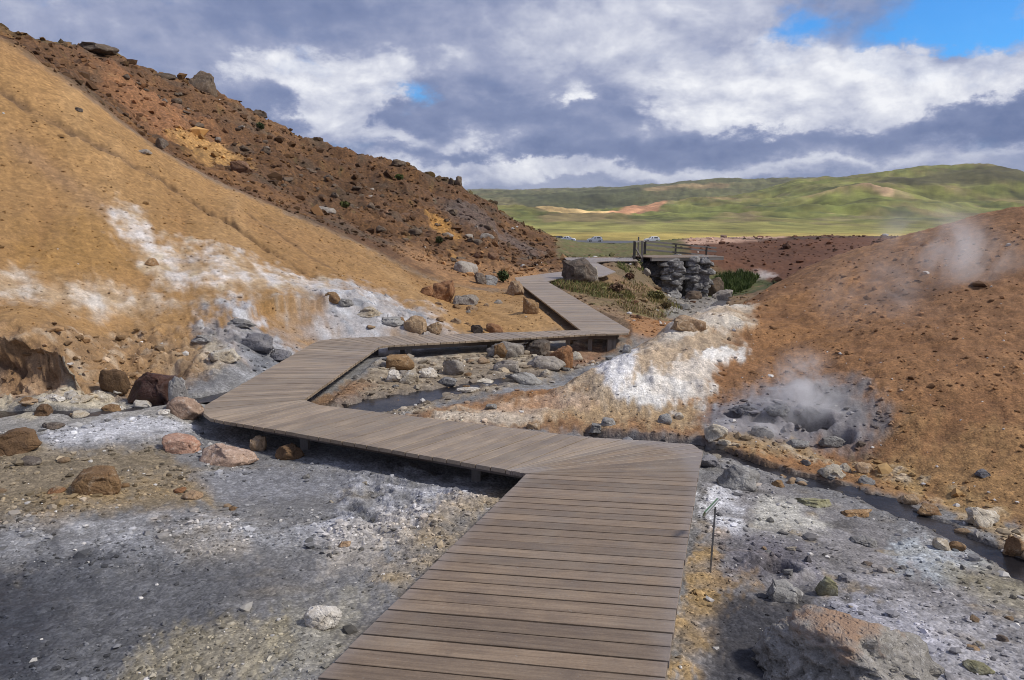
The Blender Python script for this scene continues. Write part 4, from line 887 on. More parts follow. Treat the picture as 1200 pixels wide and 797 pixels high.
R(1016,663,14,7,'dark','dark flat pebble below the grey crust lump', name='stone')
R(1174,752,16,13,'dark','dark stone alone on the pale flat at lower right', name='stone')
R(1140,762,16,9,'tan','tan pebble near the lower right edge', name='stone')
R(1145,790,34,18,'green','mossy stone half sunk at the lower right corner', name='stone', depth=.9)
R(238,116,38,28,'basalt','big dark boulder perched on the skyline of the rocky hill', d=52, sink=.2, blocky=.6)
R(196,92,26,10,'basalt','low dark crag on the skyline left of the perched boulder', d=52)
R(112,68,44,12,'basalt','long low crag at the top of the rocky hill', d=49.5)
R(304,136,18,9,'basalt','small crag on the skyline right of the perched boulder', d=53)
R(467,199,18,8,'basalt','flat topped crag on the lower skyline', d=55.5)
R(529,222,9,10,'basalt','left of two dark upright stones on the skyline', d=57.5, name='stone')
R(537,224,9,11,'basalt','right of two dark upright stones on the skyline', d=57.5, name='stone')
R(378,261,32,9,'flat','pale flat slab on the crest behind the clay slope', d=30, blocky=.5)
R(168,180,18,5,'flat','small flat slab alone on the upper clay slope', blocky=.5, name='stone')
R(92,131,9,5,'dark','dark pebble high on the clay slope', name='stone')
R(188,166,16,12,'dark','dark rock sticking out of the clay slope ridge', d=25, name='stone')
R(178,312,15,10,'ochre','ochre stone on the white streak of the clay slope', name='stone')
R(285,215,26,14,'hillrust','pair of brown rocks at the foot of the rust gully', d=31)
R(390,355,22,14,'ochre','ochre lump at the right end of the white slope streak', name='stone')
# foreground boulder at the lower right with an orange crusted top
def crusted():
    m = stone_mat('pale_pitted_stone', (.40,.37,.33), (.29,.27,.24), (.46,.44,.41), 6, pits=.35); m.name = 'grey_stone_orange_crust'; q = m.node_tree
    bs = [n for n in q.nodes if n.type == 'BSDF_PRINCIPLED'][0]; src = bs.inputs['Base Color'].links[0].from_socket
    tc = q.nodes.new('ShaderNodeTexCoord'); sp = q.nodes.new('ShaderNodeSeparateXYZ'); q.links.new(tc.outputs['Object'], sp.inputs[0])
    no = q.nodes.new('ShaderNodeTexNoise'); no.inputs['Scale'].default_value = 9; no.inputs['Detail'].default_value = 8; q.links.new(tc.outputs['Object'], no.inputs['Vector'])
    ad = q.nodes.new('ShaderNodeMath'); ad.operation = 'MULTIPLY_ADD'; q.links.new(no.outputs[0], ad.inputs[0]); ad.inputs[1].default_value = .30; q.links.new(sp.outputs[2], ad.inputs[2])
    mr = q.nodes.new('ShaderNodeMapRange'); q.links.new(ad.outputs[0], mr.inputs[0]); mr.inputs[1].default_value = .285; mr.inputs[2].default_value = .36
    mx = q.nodes.new('ShaderNodeMix'); mx.data_type = 'RGBA'; q.links.new(mr.outputs[0], mx.inputs[0]); q.links.new(src, mx.inputs[6]); mx.inputs[7].default_value = (.37,.245,.165,1)
    q.links.new(mx.outputs[2], bs.inputs['Base Color']); return m
M['crust'] = crusted()
def big_boulder():
    b = hitf(985, 810) if hitf(985, 810)[1] > 1.6 else np.array(G(985, 810, -.65))
    p, f = rock_shape(4247, 5, .72, 5, .16); nn = p/np.linalg.norm(p, axis=1)[:,None]
    pit = np.maximum(n3(p, 9, 11, 2)-.10, 0)*.22+np.maximum(n3(p, 21, 13, 2)-.08, 0)*.10+np.exp(-(n3(p, 3.1, 15, 2)/.03)**2)*.035
    p = p-nn*(pit*(p[:,2] < .36))[:,None]+nn*(.02*n3(p, 14, 3, 3))[:,None]
    p[:,0] += .10*(p[:,2]+.5)*(p[:,0] < 0)*.5
    top = np.clip(p[:,2]+.5, 0, 1); p[:,0] *= 1-.36*top**1.5; p[:,0] -= .06*top
    p = p*np.array((1.0, .62, .44)); o = link('boulder', mesh_np('boulder', p, f, M['crust']), label='big pitted grey boulder with orange crusted top at the lower right', cat='boulder')
    o.location = (b[0]+.10, b[1]+.07, float(height(b[0], b[1]+.1))+.13)
big_boulder()

# ------------------------------------------------------------------ many loose stones: each a thing of its own
LIB = {}
for mt in ('hillrust','basalt','flat','pale','grey','tan','white','ochre'):
    LIB[mt] = []
    for s in range(5):
        p, f = rock_shape(500+s*17+len(mt)*31, 3, .66, 13, .22); LIB[mt].append(mesh_np('stone', p, f, M[mat] if False else M[mt], smooth=True))
CW = {'hillrust':'rust brown','basalt':'dark grey brown','flat':'grey','pale':'cream','grey':'mid grey','tan':'tan','white':'white','ochre':'ochre yellow'}
def scatter(n, poly, mats, pxlo, pxhi, label, group, sink=.3, flat=.62, seed=1, expo=2.2):
    r = np.random.default_rng(seed); pc = to_chart(poly) if poly else None; lo, hi = pc.min(0), pc.max(0); c = 0; tries = 0
    while c < n and tries < n*30:
        tries += 1; u, v = r.uniform(lo[0], hi[0]), r.uniform(lo[1], hi[1])
        if sdf(pc, np.array([u]), np.array([v]))[0] < 0: continue
        d = math.exp(v/.32); x, y = d*math.sin(u), d*math.cos(u); z = float(height(x, y))
        if on_deck(x, y): continue
        s = (pxlo+(pxhi-pxlo)*r.random()**expo)*d/F
        mt = mats[int(r.integers(len(mats)))]; me = LIB[mt][int(r.integers(5))]
        px_ = s*F/d; lab = ('%s %s %s' % ('large' if px_ > pxlo+.45*(pxhi-pxlo) else 'small', CW[mt], label)); o = link('stone', me, label=lab, cat='stone', group=group)
        hz = s*flat*r.uniform(.7, 1.25); o.scale = (s*r.uniform(.9,1.3), s*r.uniform(.75,1.1), hz); o.location = (x, y, z+hz*(.5-sink)); o.rotation_euler = (r.uniform(-.25,.25), r.uniform(-.25,.25), r.uniform(0, 6.28)); c += 1
DECKQ = [np.array([ST[i][0], ST[i][1], ST[i+1][1], ST[i+1][0]])[:,:2] for i in range(len(ST)-1)]+[np.array([ST2[i][0], ST2[i][1], ST2[i+1][1], ST2[i+1][0]])[:,:2] for i in range(len(ST2)-1)]
def on_deck(x, y, m=.06):
    X_, Y_ = np.atleast_1d(np.array(x, float)), np.atleast_1d(np.array(y, float)); r_ = np.zeros(X_.shape, bool)
    for q_ in DECKQ: r_ |= sdf(q_, X_, Y_) > -m
    return r_ if np.ndim(x) else bool(r_[0])
HM = ('hillrust','basalt','basalt','flat')
scatter(30, [(80,100,47),(170,110,46),(300,165,46),(330,200,40),(240,175,40),(130,130,42)], HM, 5, 14, 'stone near the top of the rocky hillside', 'loose stones on the rocky hillside', seed=5)
scatter(40, [(300,165,46),(420,205,48),(520,240,48),(500,285,36),(400,250,36),(310,205,36)], HM, 5, 14, 'stone on the middle of the rocky hillside', 'loose stones on the rocky hillside', seed=6)
scatter(24, [(520,240,48),(600,285,46),(640,310,40),(560,310,34),(500,290,34)], HM, 5, 14, 'stone on the low end of the rocky hillside', 'loose stones on the rocky hillside', seed=7)
scatter(26, [(300,180,36),(280,215,33),(330,240,32),(420,275,32),(520,320,28),(600,330,27),(590,300,34),(480,270,38),(380,215,42)], ('basalt','basalt','hillrust'), 6, 16, 'rock just above the crest of the clay slope', 'rocks along the foot of the rocky hillside', seed=9)
scatter(26, [(440,432),(560,408),(690,398),(700,412),(640,452),(560,462),(440,470)], ('flat','tan','pale','grey','ochre'), 8, 20, 'stone in the rubble under the far boardwalk span', 'rubble stones in the stream bed', seed=12)
scatter(24, [(830,535),(900,560),(1000,580),(1090,620),(1200,678),(1210,640),(1100,590),(1000,550),(900,532),(840,520)], ('pale','tan','grey','ochre','tan'), 8, 20, 'crusted stone along the bank of the dark stream', 'stones along the dark stream bank', seed=15)
scatter(16, [(0,462),(110,464),(240,455),(250,480),(120,490),(0,490)], ('pale','tan','grey','white','ochre'), 7, 17, 'stone in the murky stream below the clay bank', 'stones in the murky stream', seed=18)
scatter(12, [(390,380),(470,360),(560,345),(600,360),(590,384),(500,388)], ('ochre','tan','flat','ochre'), 7, 15, 'stone on the clay above the long boardwalk span', 'stones on the clay above the boardwalk', seed=21)
scatter(12, [(700,345),(790,350),(850,350),(830,372),(780,384),(735,372)], ('hillrust','flat','basalt','grey'), 7, 14, 'stone on the bank between boardwalk and bridge', 'stones on the bank below the bridge', seed=24)
scatter(10, [(0,540),(230,545),(330,545),(480,555),(580,570),(400,600),(240,600),(0,600)], ('tan','grey','pale','ochre'), 7, 12, 'stone lying on the gravel in front of the boardwalk', 'small stones on the gravel flat', seed=27)
scatter(12, [(850,600),(1000,610),(1190,690),(1190,790),(1090,790),(960,700),(860,640)], ('grey','tan','pale','grey'), 7, 13, 'stone on the wet flat right of the boardwalk', 'small stones on the wet flat', seed=30)

# ------------------------------------------------------------------ gravel, pebbles and rubble nobody could count
MV = vcol_mat('loose_gravel')
def gravel(name, label, n, urange, rrange, prob, pxs, seed, pale=.06, lum=(.55, 1.6), flat=.6, tint=(1, 1, 1)):
    r = np.random.default_rng(seed); u = r.uniform(*urange, n); lr = r.uniform(math.log(rrange[0]), math.log(rrange[1]), n)
    ia = np.clip(np.searchsorted(TA, u), 0, NA-1); ir = np.clip(np.searchsorted(LR, lr), 0, NR-1)
    k = r.random(n) < prob[ir, ia]; u, lr, ia, ir = u[k], lr[k], ia[k], ir[k]; d = np.exp(lr); x, y = d*np.sin(u), d*np.cos(u)
    k = ~on_deck(x, y, .02); x, y, d, ia, ir = x[k], y[k], d[k], ia[k], ir[k]; n = len(x); z = height(x, y)
    s = pxs[0]*np.exp(r.normal(size=n)*pxs[1])*d/F*.5
    v, f = ico(1); v = v[:12]; b = bmesh.new(); bmesh.ops.create_icosphere(b, subdivisions=1, radius=1); b.verts.ensure_lookup_table()
    v = np.array([q_.co[:] for q_ in b.verts]); f = np.array([[q_.index for q_ in w.verts] for w in b.faces]); b.free()
    pv = v[None]*(1+.34*r.normal(size=(n, len(v), 1))*.8); sc = np.stack([r.uniform(.75,1.35,n), r.uniform(.7,1.1,n), flat*r.uniform(.6,1.3,n)], 1)*s[:,None]
    pv = pv*sc[:,None]; a = r.uniform(0, 6.28, n); c_, s_ = np.cos(a)[:,None], np.sin(a)[:,None]
    pv = np.stack([pv[...,0]*c_-pv[...,1]*s_, pv[...,0]*s_+pv[...,1]*c_, pv[...,2]], -1)+np.stack([x, y, z+sc[:,2]*.35], 1)[:,None]
    col = C[ir, ia]*(lum[0]+(lum[1]-lum[0])*r.random(n)**1.3)[:,None]*np.array(tint); w = r.random(n) < pale; col[w] = np.array((.62,.59,.55))*r.uniform(.6, 1.1, (w.sum(), 1))
    me = mesh_np(name, pv.reshape(-1, 3), (f[None]+np.arange(n)[:,None,None]*len(v)).reshape(-1, 3), MV, (('albedo','FLOAT_COLOR',np.repeat(np.clip(col, .01, .8), len(v), 0)),), smooth=False)
    return link(name, me, 'stuff', label)
LFT = M_flat*(AA < .12); RGT = M_flat*(AA > .12)
gravel('gravel', 'grey gravel strewn over the flat left of the boardwalk', 30000, (-.66,.12), (2.2,9.5), LFT*(1-.8*mask([(235,560),(330,545),(420,548),(470,562),(400,582),(260,592)], .014))*np.clip(.45+N_mid*1.9, .06, 1), (2.0,.62), 41, .035, (.35, 2.1))
gravel('gravel', 'small broken crust and gravel on the flat right of the boardwalk', 9500, (.15,.68), (2.2,9), RGT*(1-.8*mask(RF[:1]+[(845,690),(945,690),(915,830),(815,830)], .01))*np.clip(.6+N_mid*1.3, .1, 1), (2.3,.65), 42, .04, (.4, 1.9))
gravel('pebbles', 'rust and pale pebbles sprinkled over the clay mound', 10500, (-.1,.68), (5.5,18), M_mound*(1-.8*M_mud)*(1-.75*WRID)*np.clip(.5+N_mid*1.4, .08, 1), (2.0,.55), 43, .05, (.55, 1.6))
gravel('pebbles', 'small clods and pebbles on the clay hillside', 15000, (-.68,.1), (9,26), M_clay*np.clip(.4+N_mid, .08, 1), (1.2,.5), 44, .012, (.6, 1.2))
gravel('rubble', 'broken rubble covering the rocky hillside', 15000, (-.68,.08), (26,62), M_rock*np.clip(.5+1.5*N_sml+N_mid, .05, 1), (2.3,.6), 45, .01, (.5, 1.5), .7)
gravel('rubble', 'rubble in the stream bed under the boardwalk', 3000, (-.3,.22), (8.8,18), np.clip(mid, 0, 1), (3.4,.55), 46, .06)
gravel('rubble', 'crumbled crust along the dark stream and mud pot', 3500, (.12,.68), (5,10), np.clip(bnk+.5*M_mud*(1-np.clip(C1+C2,0,1)), 0, 1), (3.6,.6), 47, .05)
gravel('rubble', 'dark clods and stones on the red earth bank', 3500, (.2,.6), (40,66), red*np.clip(.4+N_mid, .05, 1), (1.8,.6), 49, .01, (.4,1.4))
gravel('rubble', 'broken crust and stones in the eroded clay bank', 2600, (-.68,-.2), (9,14), np.clip(bk+w4+.7*w3, 0, 1)*np.clip(.5+N_mid, .1, 1), (3.2,.6), 50, .03, (.4,1.6))
gravel('rubble', 'stones strewn over the brown bank below the bridge', 2500, (0,.32), (16,50), GB*.7, (2.6,.6), 48, .03)
#@@PART3
# ------------------------------------------------------------------ water of the streams
def water_mat():
    m = bpy.data.materials.new('dark_stream_water'); m.use_nodes = True; q = NT(m.node_tree)
    po = q.n('ShaderNodeNewGeometry').outputs['Position']; n = q.noise(po, 9, 5, .6); n2 = q.noise(po, 1.7, 4, .6)
    col = q.mix(q.ramp(n2, .4, .62), (.016,.015,.017), (.045,.040,.040))
    bp = q.n('ShaderNodeBump'); q.l(n, bp.inputs['Height']); bp.inputs['Strength'].default_value = .25; bp.inputs['Distance'].default_value = .03
    b = q.n('ShaderNodeBsdfPrincipled'); q.l(col, b.inputs['Base Color']); q.l(bp.outputs[0], b.inputs['Normal']); b.inputs['Roughness'].default_value = .22; b.inputs['Specular IOR Level'].default_value = .16
    q.l(b.outputs[0], q.n('ShaderNodeOutputMaterial').inputs[0]); return m
MWAT = water_mat()
for L in STREAMS:
    t = np.gradient(L[:,:2], axis=0); t /= np.linalg.norm(t, axis=1)[:,None]+1e-9; nrm = np.stack([-t[:,1], t[:,0]], 1)
    vs = []
    for e in np.linspace(-1.7, 1.7, 5): vs.append(np.concatenate([L[:,:2]+nrm*(L[:,3:4]*e), L[:,2:3]-.012], 1))
    vs = np.stack(vs, 1).reshape(-1, 3); g = np.arange(len(vs)).reshape(len(L), 5)
    f = np.stack([g[:-1,:-1], g[1:,:-1], g[1:,1:], g[:-1,1:]], -1).reshape(-1, 4)
    link('stream_water', mesh_np('stream_water', vs, f, MWAT), 'structure')

# ------------------------------------------------------------------ footbridge and its stone abutments
def empty(name, loc, label, cat, group=None):
    o = bpy.data.objects.new(name, None); COL.objects.link(o); o.location = loc; o['label'] = label; o['category'] = cat
    if group: o['group'] = group
    return o
br = empty('footbridge', (8.2, 38, -1.5), 'dark wooden footbridge with side railing beyond the boardwalk', 'bridge')
B0, B1 = np.array(P(752, 301, 37.6)), np.array(P(836, 300, 40.5)); bu = (B1-B0)/np.linalg.norm(B1-B0); bn = np.array((-bu[1], bu[0], 0)); bn /= np.linalg.norm(bn)
LB = np.linalg.norm(B1-B0)
nb = 24
for k in range(nb):                                          # deck planks across the bridge
    a = B0+bu*LB*(k+.5)/nb; bar('plank', a-bn*.75, a+bn*.75, LB/nb-.012, .05, M['plank'], br)
for s in (-.68, .68): bar('beam', B0+bn*s+np.array((0,0,-.10)), B1+bn*s+np.array((0,0,-.10)), .12, .14, M['blackwood'], br)
def postp(px, py0, py1, d, w, mat='blackwood'):
    a, b = np.array(P(px, py0, d)), np.array(P(px, py1, d)); b[0] = a[0]; bar('post', a, b, w, w, M[mat], br, .004); return a, b
postp(743, 309, 283, 37.2, .12); postp(747.5, 306, 277.5, 38.2, .07, 'greywood'); postp(752, 307, 282.5, 37.6, .10, 'greywood')
pa = postp(755.5, 298, 282, 39.6, .12); pb = postp(791.5, 298, 286.5, 40.6, .09); pc = postp(827.5, 301, 289.5, 41.6, .09)
for f0, f1 in ((282.6,290.6),(286.6,294.8),(292.4,300.2)):
    bar('rail', P(755.5, f0, 39.6), P(839, f1, 42), .09, .09, M['blackwood'], br, .003)
bar('rail', P(743, 283.5, 37.2), P(755.5, 282.6, 39.6), .08, .08, M['greywood'], br); bar('brace', P(743, 288, 37.2), P(753, 304, 37.6), .07, .07, M['greywood'], br)
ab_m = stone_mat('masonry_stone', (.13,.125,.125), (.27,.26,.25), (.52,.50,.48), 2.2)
abd_m = stone_mat('shaded_masonry_stone', (.07,.07,.075), (.13,.125,.125), (.24,.23,.22), 2.0)  # darker copy of the masonry: shade of the left face put into the colour
def abutment(label, x0, x1, ytop, ybot, d, depth, mat, seed):
    r = np.random.default_rng(seed); a = np.array(P(x0, ytop, d)); b = np.array(P(x1, ytop, d)); w = b[0]-a[0]; h = a[2]-P(x0, ybot, d)[2]
    e = empty('stone_abutment', ((a[0]+b[0])/2, d+depth/2, a[2]-h), label, 'abutment', 'stone abutments of the footbridge')
    v, f = rock_shape(seed*131+7, 5, .13, 3, .04); v = v*np.array((w*1.16, depth*1.1, h*1.15))
    cz_ = np.sin(v[:,2]*15+3*n3(v, .8, seed)); nn = v/np.linalg.norm(v, axis=1)[:,None]      # rough uneven courses
    v = v+nn*(.05*cz_*(.6+n3(v, 1.3, seed+9))+.11*n3(v, 2.1, seed+3, 4)-.09*np.abs(n3(v, 4.2, seed+5, 3)))[:,None]
    vs, fs, n = [v*np.array((.90,.92,.96))], [f], len(v); r = np.random.default_rng(seed)
    for k_ in range(46):                                       # rough stones bonded into the face
        rv, rf = rock_shape(int(r.integers(9000)), 3, .5, 9, .18); sz = r.uniform(.26, .62)*np.array((1.15, .9, .62))
        u_ = r.uniform(-.5, .5); c_ = np.array((u_*w, -depth*.5, (r.random()-.5)*h)) if k_ % 3 else np.array(((-.5 if k_ % 2 else .5)*w, u_*depth, (r.random()-.5)*h))
        vs.append(rv*sz+c_); fs.append(rf+n); n += len(rv)
    link('masonry', mesh_np('masonry', np.concatenate(vs)+np.array((0,0,h*.5)), np.concatenate(fs), mat), parent=e)
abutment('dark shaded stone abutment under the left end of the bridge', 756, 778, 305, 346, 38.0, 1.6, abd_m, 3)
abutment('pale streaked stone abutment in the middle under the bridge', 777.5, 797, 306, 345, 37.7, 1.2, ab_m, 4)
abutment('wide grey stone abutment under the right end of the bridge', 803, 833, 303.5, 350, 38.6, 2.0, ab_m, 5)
R(838,320,22,22,'basalt','dark rock beside the right bridge abutment', d=41)
R(845,346,26,16,'flat','grey rock at the foot of the right abutment', d=38, name='stone')
R(790,350,18,10,'grey','pale rock below the middle abutment', d=36.5, name='stone')
R(812,356,22,12,'basalt','dark rock in the gully below the bridge', d=35)
R(757,316,12,9,'flat','weathered rock beneath the left end of the bridge', d=36.6)
R(747,317,9,7,'tan','tan rock on the bank at the left bridge post', d=36.4, name='stone')

# ------------------------------------------------------------------ parking lot and cars far down the valley
def sheet(name, pts, mat, lift, n=18, label=None):
    a, b, c, d_ = [np.array(P(*p)) for p in pts]; vs = []
    for i in range(n+1):
        for j in range(7):
            p = (a+(b-a)*i/n)*(1-j/6)+(d_+(c-d_)*i/n)*(j/6); vs.append((p[0], p[1], float(height(p[0], p[1]))+lift))
    g = np.arange(len(vs)).reshape(n+1, 7); f = np.stack([g[:-1,:-1], g[1:,:-1], g[1:,1:], g[:-1,1:]], -1).reshape(-1, 4)
    return link(name, mesh_np(name, np.array(vs), f, mat), 'structure', label)
sheet('parking_lot', [(560,287,192),(800,287,192),(800,283,222),(560,283,222)], plain_mat('asphalt', (.10,.10,.11), .9, var=.2, scale=.5), .22, label='grey asphalt parking lot in the valley')
CARM = {'silver': plain_mat('silver_car_paint', (.55,.57,.60), .3, .3, .03), 'white': plain_mat('white_car_paint', (.78,.78,.78), .3, 0, .03), 'black': plain_mat('dark_car_paint', (.035,.03,.035), .3, 0, .1),
        'glass': plain_mat('car_window_glass', (.02,.025,.03), .08, 0, .1), 'tyre': plain_mat('tyre_rubber', (.03,.03,.03), .85, 0, .1), 'rim': plain_mat('wheel_rim', (.45,.45,.46), .35, .6, .05), 'lamp': plain_mat('headlight_glass', (.75,.75,.72), .1, 0, .05), 'tail': plain_mat('tail_light_red', (.4,.02,.02), .2, 0, .05)}
def prism(prof, w0, w1, zs):
    """side profile (x,z) swept across y with half widths that narrow with height"""
    n = len(prof); v = []
    for s in (-1, 1):
        for x, z in prof: v.append((x, s*(w0+(w1-w0)*min(max((z-zs[0])/(zs[1]-zs[0]), 0), 1)), z))
    f3 = [list(range(n))[::-1], list(range(n, 2*n))]+[[i, (i+1) % n, n+(i+1) % n, n+i] for i in range(n)]
    return v, f3
def pmesh(name, v, f, mat):
    me = bpy.data.meshes.new(name); me.from_pydata([tuple(p) for p in v], [], f); me.materials.append(mat)
    b = bmesh.new(); b.from_mesh(me); bmesh.ops.recalc_face_normals(b, faces=b.faces); b.to_mesh(me); b.free(); return me
def wheel_mesh(r, w, inner):
    v, f = [], []; n = 16
    for s in (-w/2, w/2):
        for rr in (r, inner):
            for k in range(n): a = 2*math.pi*k/n; v.append((rr*math.cos(a), s, rr*math.sin(a)))
    for k in range(n):
        j = (k+1) % n; f += [[k, j, 2*n+j, 2*n+k], [k, n+k, n+j, j], [2*n+k, 2*n+j, 3*n+j, 3*n+k]]
    return v, f
def disc(r, w):
    n = 12; v = [(r*math.cos(2*math.pi*k/n), s, r*math.sin(2*math.pi*k/n)) for s in (-w/2, w/2) for k in range(n)]
    return v, [list(range(n))[::-1], list(range(n, 2*n))]+[[k, (k+1) % n, n+(k+1) % n, n+k] for k in range(n)]
def car(px, d, yaw, paint, label, wagon):
    x = ray(px, 284)[0]*d; z = float(height(x, d))+.23
    e = empty('parked_car', (x, d, z), label, 'car', 'cars in the parking lot'); e.rotation_euler = (0, 0, yaw)
    low = [(-2.1,.28),(-2.15,.55),(-2.05,.88),(-1.2,.95),(.9,.98),(1.75,.86),(2.1,.70),(2.15,.35),(2.0,.22),(-1.95,.22)]
    cab = [(-2.0,.9),(-1.85,1.38),(-1.4,1.52),(.1,1.5),(.95,.96)] if wagon else [(-1.55,.92),(-.95,1.38),(-.5,1.45),(.15,1.43),(.95,.96)]
    body = link('body', pmesh('body', *prism(low, .86, .84, (.2,1)), CARM[paint]), parent=e)
    link('roof', pmesh('roof', *prism(cab, .80, .60, (.9,1.5)), CARM[paint]), parent=e)
    x0 = -1.75 if wagon else -1.1
    for s in (-1, 1):
        for a, b_ in ((x0, -.45), (-.38, .35)):
            q4 = [(a+.12,1.0),(b_,1.0),(b_-.02 if b_ < 0 else b_-.30,1.36),(a+.28,1.36)]
            v = [(x_, s*(.80-(.20*(z_-.9)/.6)+o_), z_) for o_ in (.006, -.02) for x_, z_ in q4]
            link('window', pmesh('window', v, [[0,1,2,3],[7,6,5,4],[0,4,5,1],[1,5,6,2],[2,6,7,3],[3,7,4,0]], CARM['glass']), parent=e)
    v = [(.93,-.62,1.02),(.93,.62,1.02),(.30,.55,1.42),(.30,-.55,1.42)]; v = [(a+.03, b_, c_+.02) for a, b_, c_ in v]+v
    link('windscreen', pmesh('windscreen', v, [[0,1,2,3],[7,6,5,4],[0,4,5,1],[1,5,6,2],[2,6,7,3],[3,7,4,0]], CARM['glass']), parent=e)
    for sx in (-1.3, 1.32):
        for sy in (-.80, .80):
            w = link('wheel', pmesh('wheel', *wheel_mesh(.33, .22, .2), CARM['tyre']), parent=e, loc=(sx, sy, .33)); link('rim', pmesh('rim', *disc(.2, .2), CARM['rim']), parent=w)
    for sy in (-.62, .62):
        link('headlight', pmesh('headlight', *prism([(2.06,.62),(2.17,.62),(2.12,.74),(2.02,.74)], .14, .14, (0,1)), CARM['lamp']), parent=e, loc=(0, sy, 0))
        link('tail_light', pmesh('tail_light', *prism([(-2.16,.62),(-2.05,.62),(-2.05,.82),(-2.13,.82)], .12, .12, (0,1)), CARM['tail']), parent=e, loc=(0, sy, 0))
car(697, 206, math.pi, 'silver', 'silver estate car parked alone in the valley lot', True)
car(656, 210, .5, 'black', 'dark car parked at the left end of the valley lot', False)
car(665.5, 205, -.25, 'white', 'white car parked right beside the dark one', False)
car(764, 208, math.pi, 'white', 'pale car glimpsed behind the footbridge railing', True)

# ------------------------------------------------------------------ little green sign on a thin post
sg = hitf(832, 671); sgn = empty('sign', tuple(sg), 'small green sign board tilted on a thin metal post by the boardwalk', 'sign')
top = np.array(P(832.5, 594.2, sg[1])); top[0] = sg[0]+.012
bar('post', sg-np.array((0,0,.08)), top, .010, .010, plain_mat('grey_metal_post', (.17,.17,.17), .5, .3), sgn)
gm = plain_mat('green_sign_paint', (.16,.28,.15), .5, 0, .15, 20); wm = plain_mat('white_sign_frame', (.55,.58,.54), .5)
a, b = np.array(P(825.5, 603, sg[1]-.02)), np.array(P(840.5, 587, sg[1]+.02)); cb_ = (a+b)/2; ex = (b-a)/np.linalg.norm(b-a)
ey = np.array((cb_[0], cb_[1], cb_[2]-ZC)); ey /= np.linalg.norm(ey); ey = ey+np.array((.16,0,.10)); ey -= ex*(ey@ex); ey /= np.linalg.norm(ey); ez = np.cross(ex, ey)
for nm_, w_, t_, off_, mt_ in (('board', .13, .008, .006, gm), ('frame', .145, .007, -.003, wm)):
    v_, f_ = box_verts(np.array((-np.linalg.norm(b-a)/2,0,0)), np.array((np.linalg.norm(b-a)/2,0,0)), w_, t_); o_ = link(nm_, mesh_np(nm_, v_, f_, mt_, smooth=False), parent=sgn); c_ = cb_+ez*off_
    o_.matrix_local = Matrix.Translation(sgn.location).inverted() @ Matrix(((ex[0],ey[0],ez[0],c_[0]),(ex[1],ey[1],ez[1],c_[1]),(ex[2],ey[2],ez[2],c_[2]),(0,0,0,1)))

# ------------------------------------------------------------------ grass and shrubs
MGR = vcol_mat('grass_blades', .85, var=.2)
def grass(name, label, n, poly, hgt, seed, cols, dens=None, wid=.012):
    r = np.random.default_rng(seed); pc_ = to_chart(poly); lo, hi = pc_.min(0), pc_.max(0); u = r.uniform(lo[0], hi[0], n*4); v = r.uniform(lo[1], hi[1], n*4)
    k = sdf(pc_, u, v) > 0; u, v = u[k], v[k]; d = np.exp(v/.32); x, y = d*np.sin(u), d*np.cos(u)
    k = (fbm(x/1.3, y/1.3, 3, seed)+.25*r.normal(size=len(x)) > -.02) & ~on_deck(x, y, .05); x, y, d = x[k][:n], y[k][:n], d[k][:n]; n = len(x); z = height(x, y)
    h = hgt*r.uniform(.4, 1.3, n); a = r.uniform(0, 6.28, n); w = wid*d/30*r.uniform(.7,1.5,n); lean = r.normal(size=(n,2))*.35*h[:,None]
    ca, sa = np.cos(a)*w, np.sin(a)*w; b0 = np.stack([x-ca, y-sa, z-.02], 1); b1 = np.stack([x+ca, y+sa, z-.02], 1)
    m0 = np.stack([x-ca*.7+lean[:,0]*.35, y-sa*.7+lean[:,1]*.35, z+h*.6], 1); m1 = np.stack([x+ca*.7+lean[:,0]*.35, y+sa*.7+lean[:,1]*.35, z+h*.6], 1); t = np.stack([x+lean[:,0], y+lean[:,1], z+h], 1)
    V = np.stack([b0, b1, m1, m0, t], 1).reshape(-1, 3); f = np.array([[0,1,2],[0,2,3],[3,2,4]])[None]+np.arange(n)[:,None,None]*5
    cc = np.array(cols)[r.integers(len(cols), size=n)]*r.uniform(.7, 1.35, (n,1))
    return link(name, mesh_np(name, V, f.reshape(-1, 3), MGR, (('albedo','FLOAT_COLOR',np.repeat(cc, 5, 0)),)), 'stuff', label)
G_, S_ = [(.13,.15,.045),(.11,.135,.04),(.18,.165,.06)], [(.26,.20,.085),(.22,.15,.075),(.17,.15,.05),(.12,.13,.04)]
grass('grass', 'green grass at the foot of the dark boulder beside the far boardwalk', 2600, [(640,331),(690,333),(735,341),(745,352),(700,350),(668,342)], .15, 61, G_+S_[:2])
grass('grass', 'straw coloured grass on the bank below the bridge', 2200, [(690,330),(740,325),(790,350),(800,364),(770,374),(735,366)], .13, 62, S_)
grass('grass', 'deep green grass in the hollow behind the right abutment', 3500, [(836,322,44),(868,319,45),(890,327,44),(878,340,41),(852,344,39.5)], .30, 63, [(.045,.075,.018),(.06,.09,.022),(.09,.11,.03)])
grass('grass', 'thin green grass along the path by the left end of the bridge', 1200, [(722,312),(742,306),(756,318),(738,324)], .18, 64, G_)
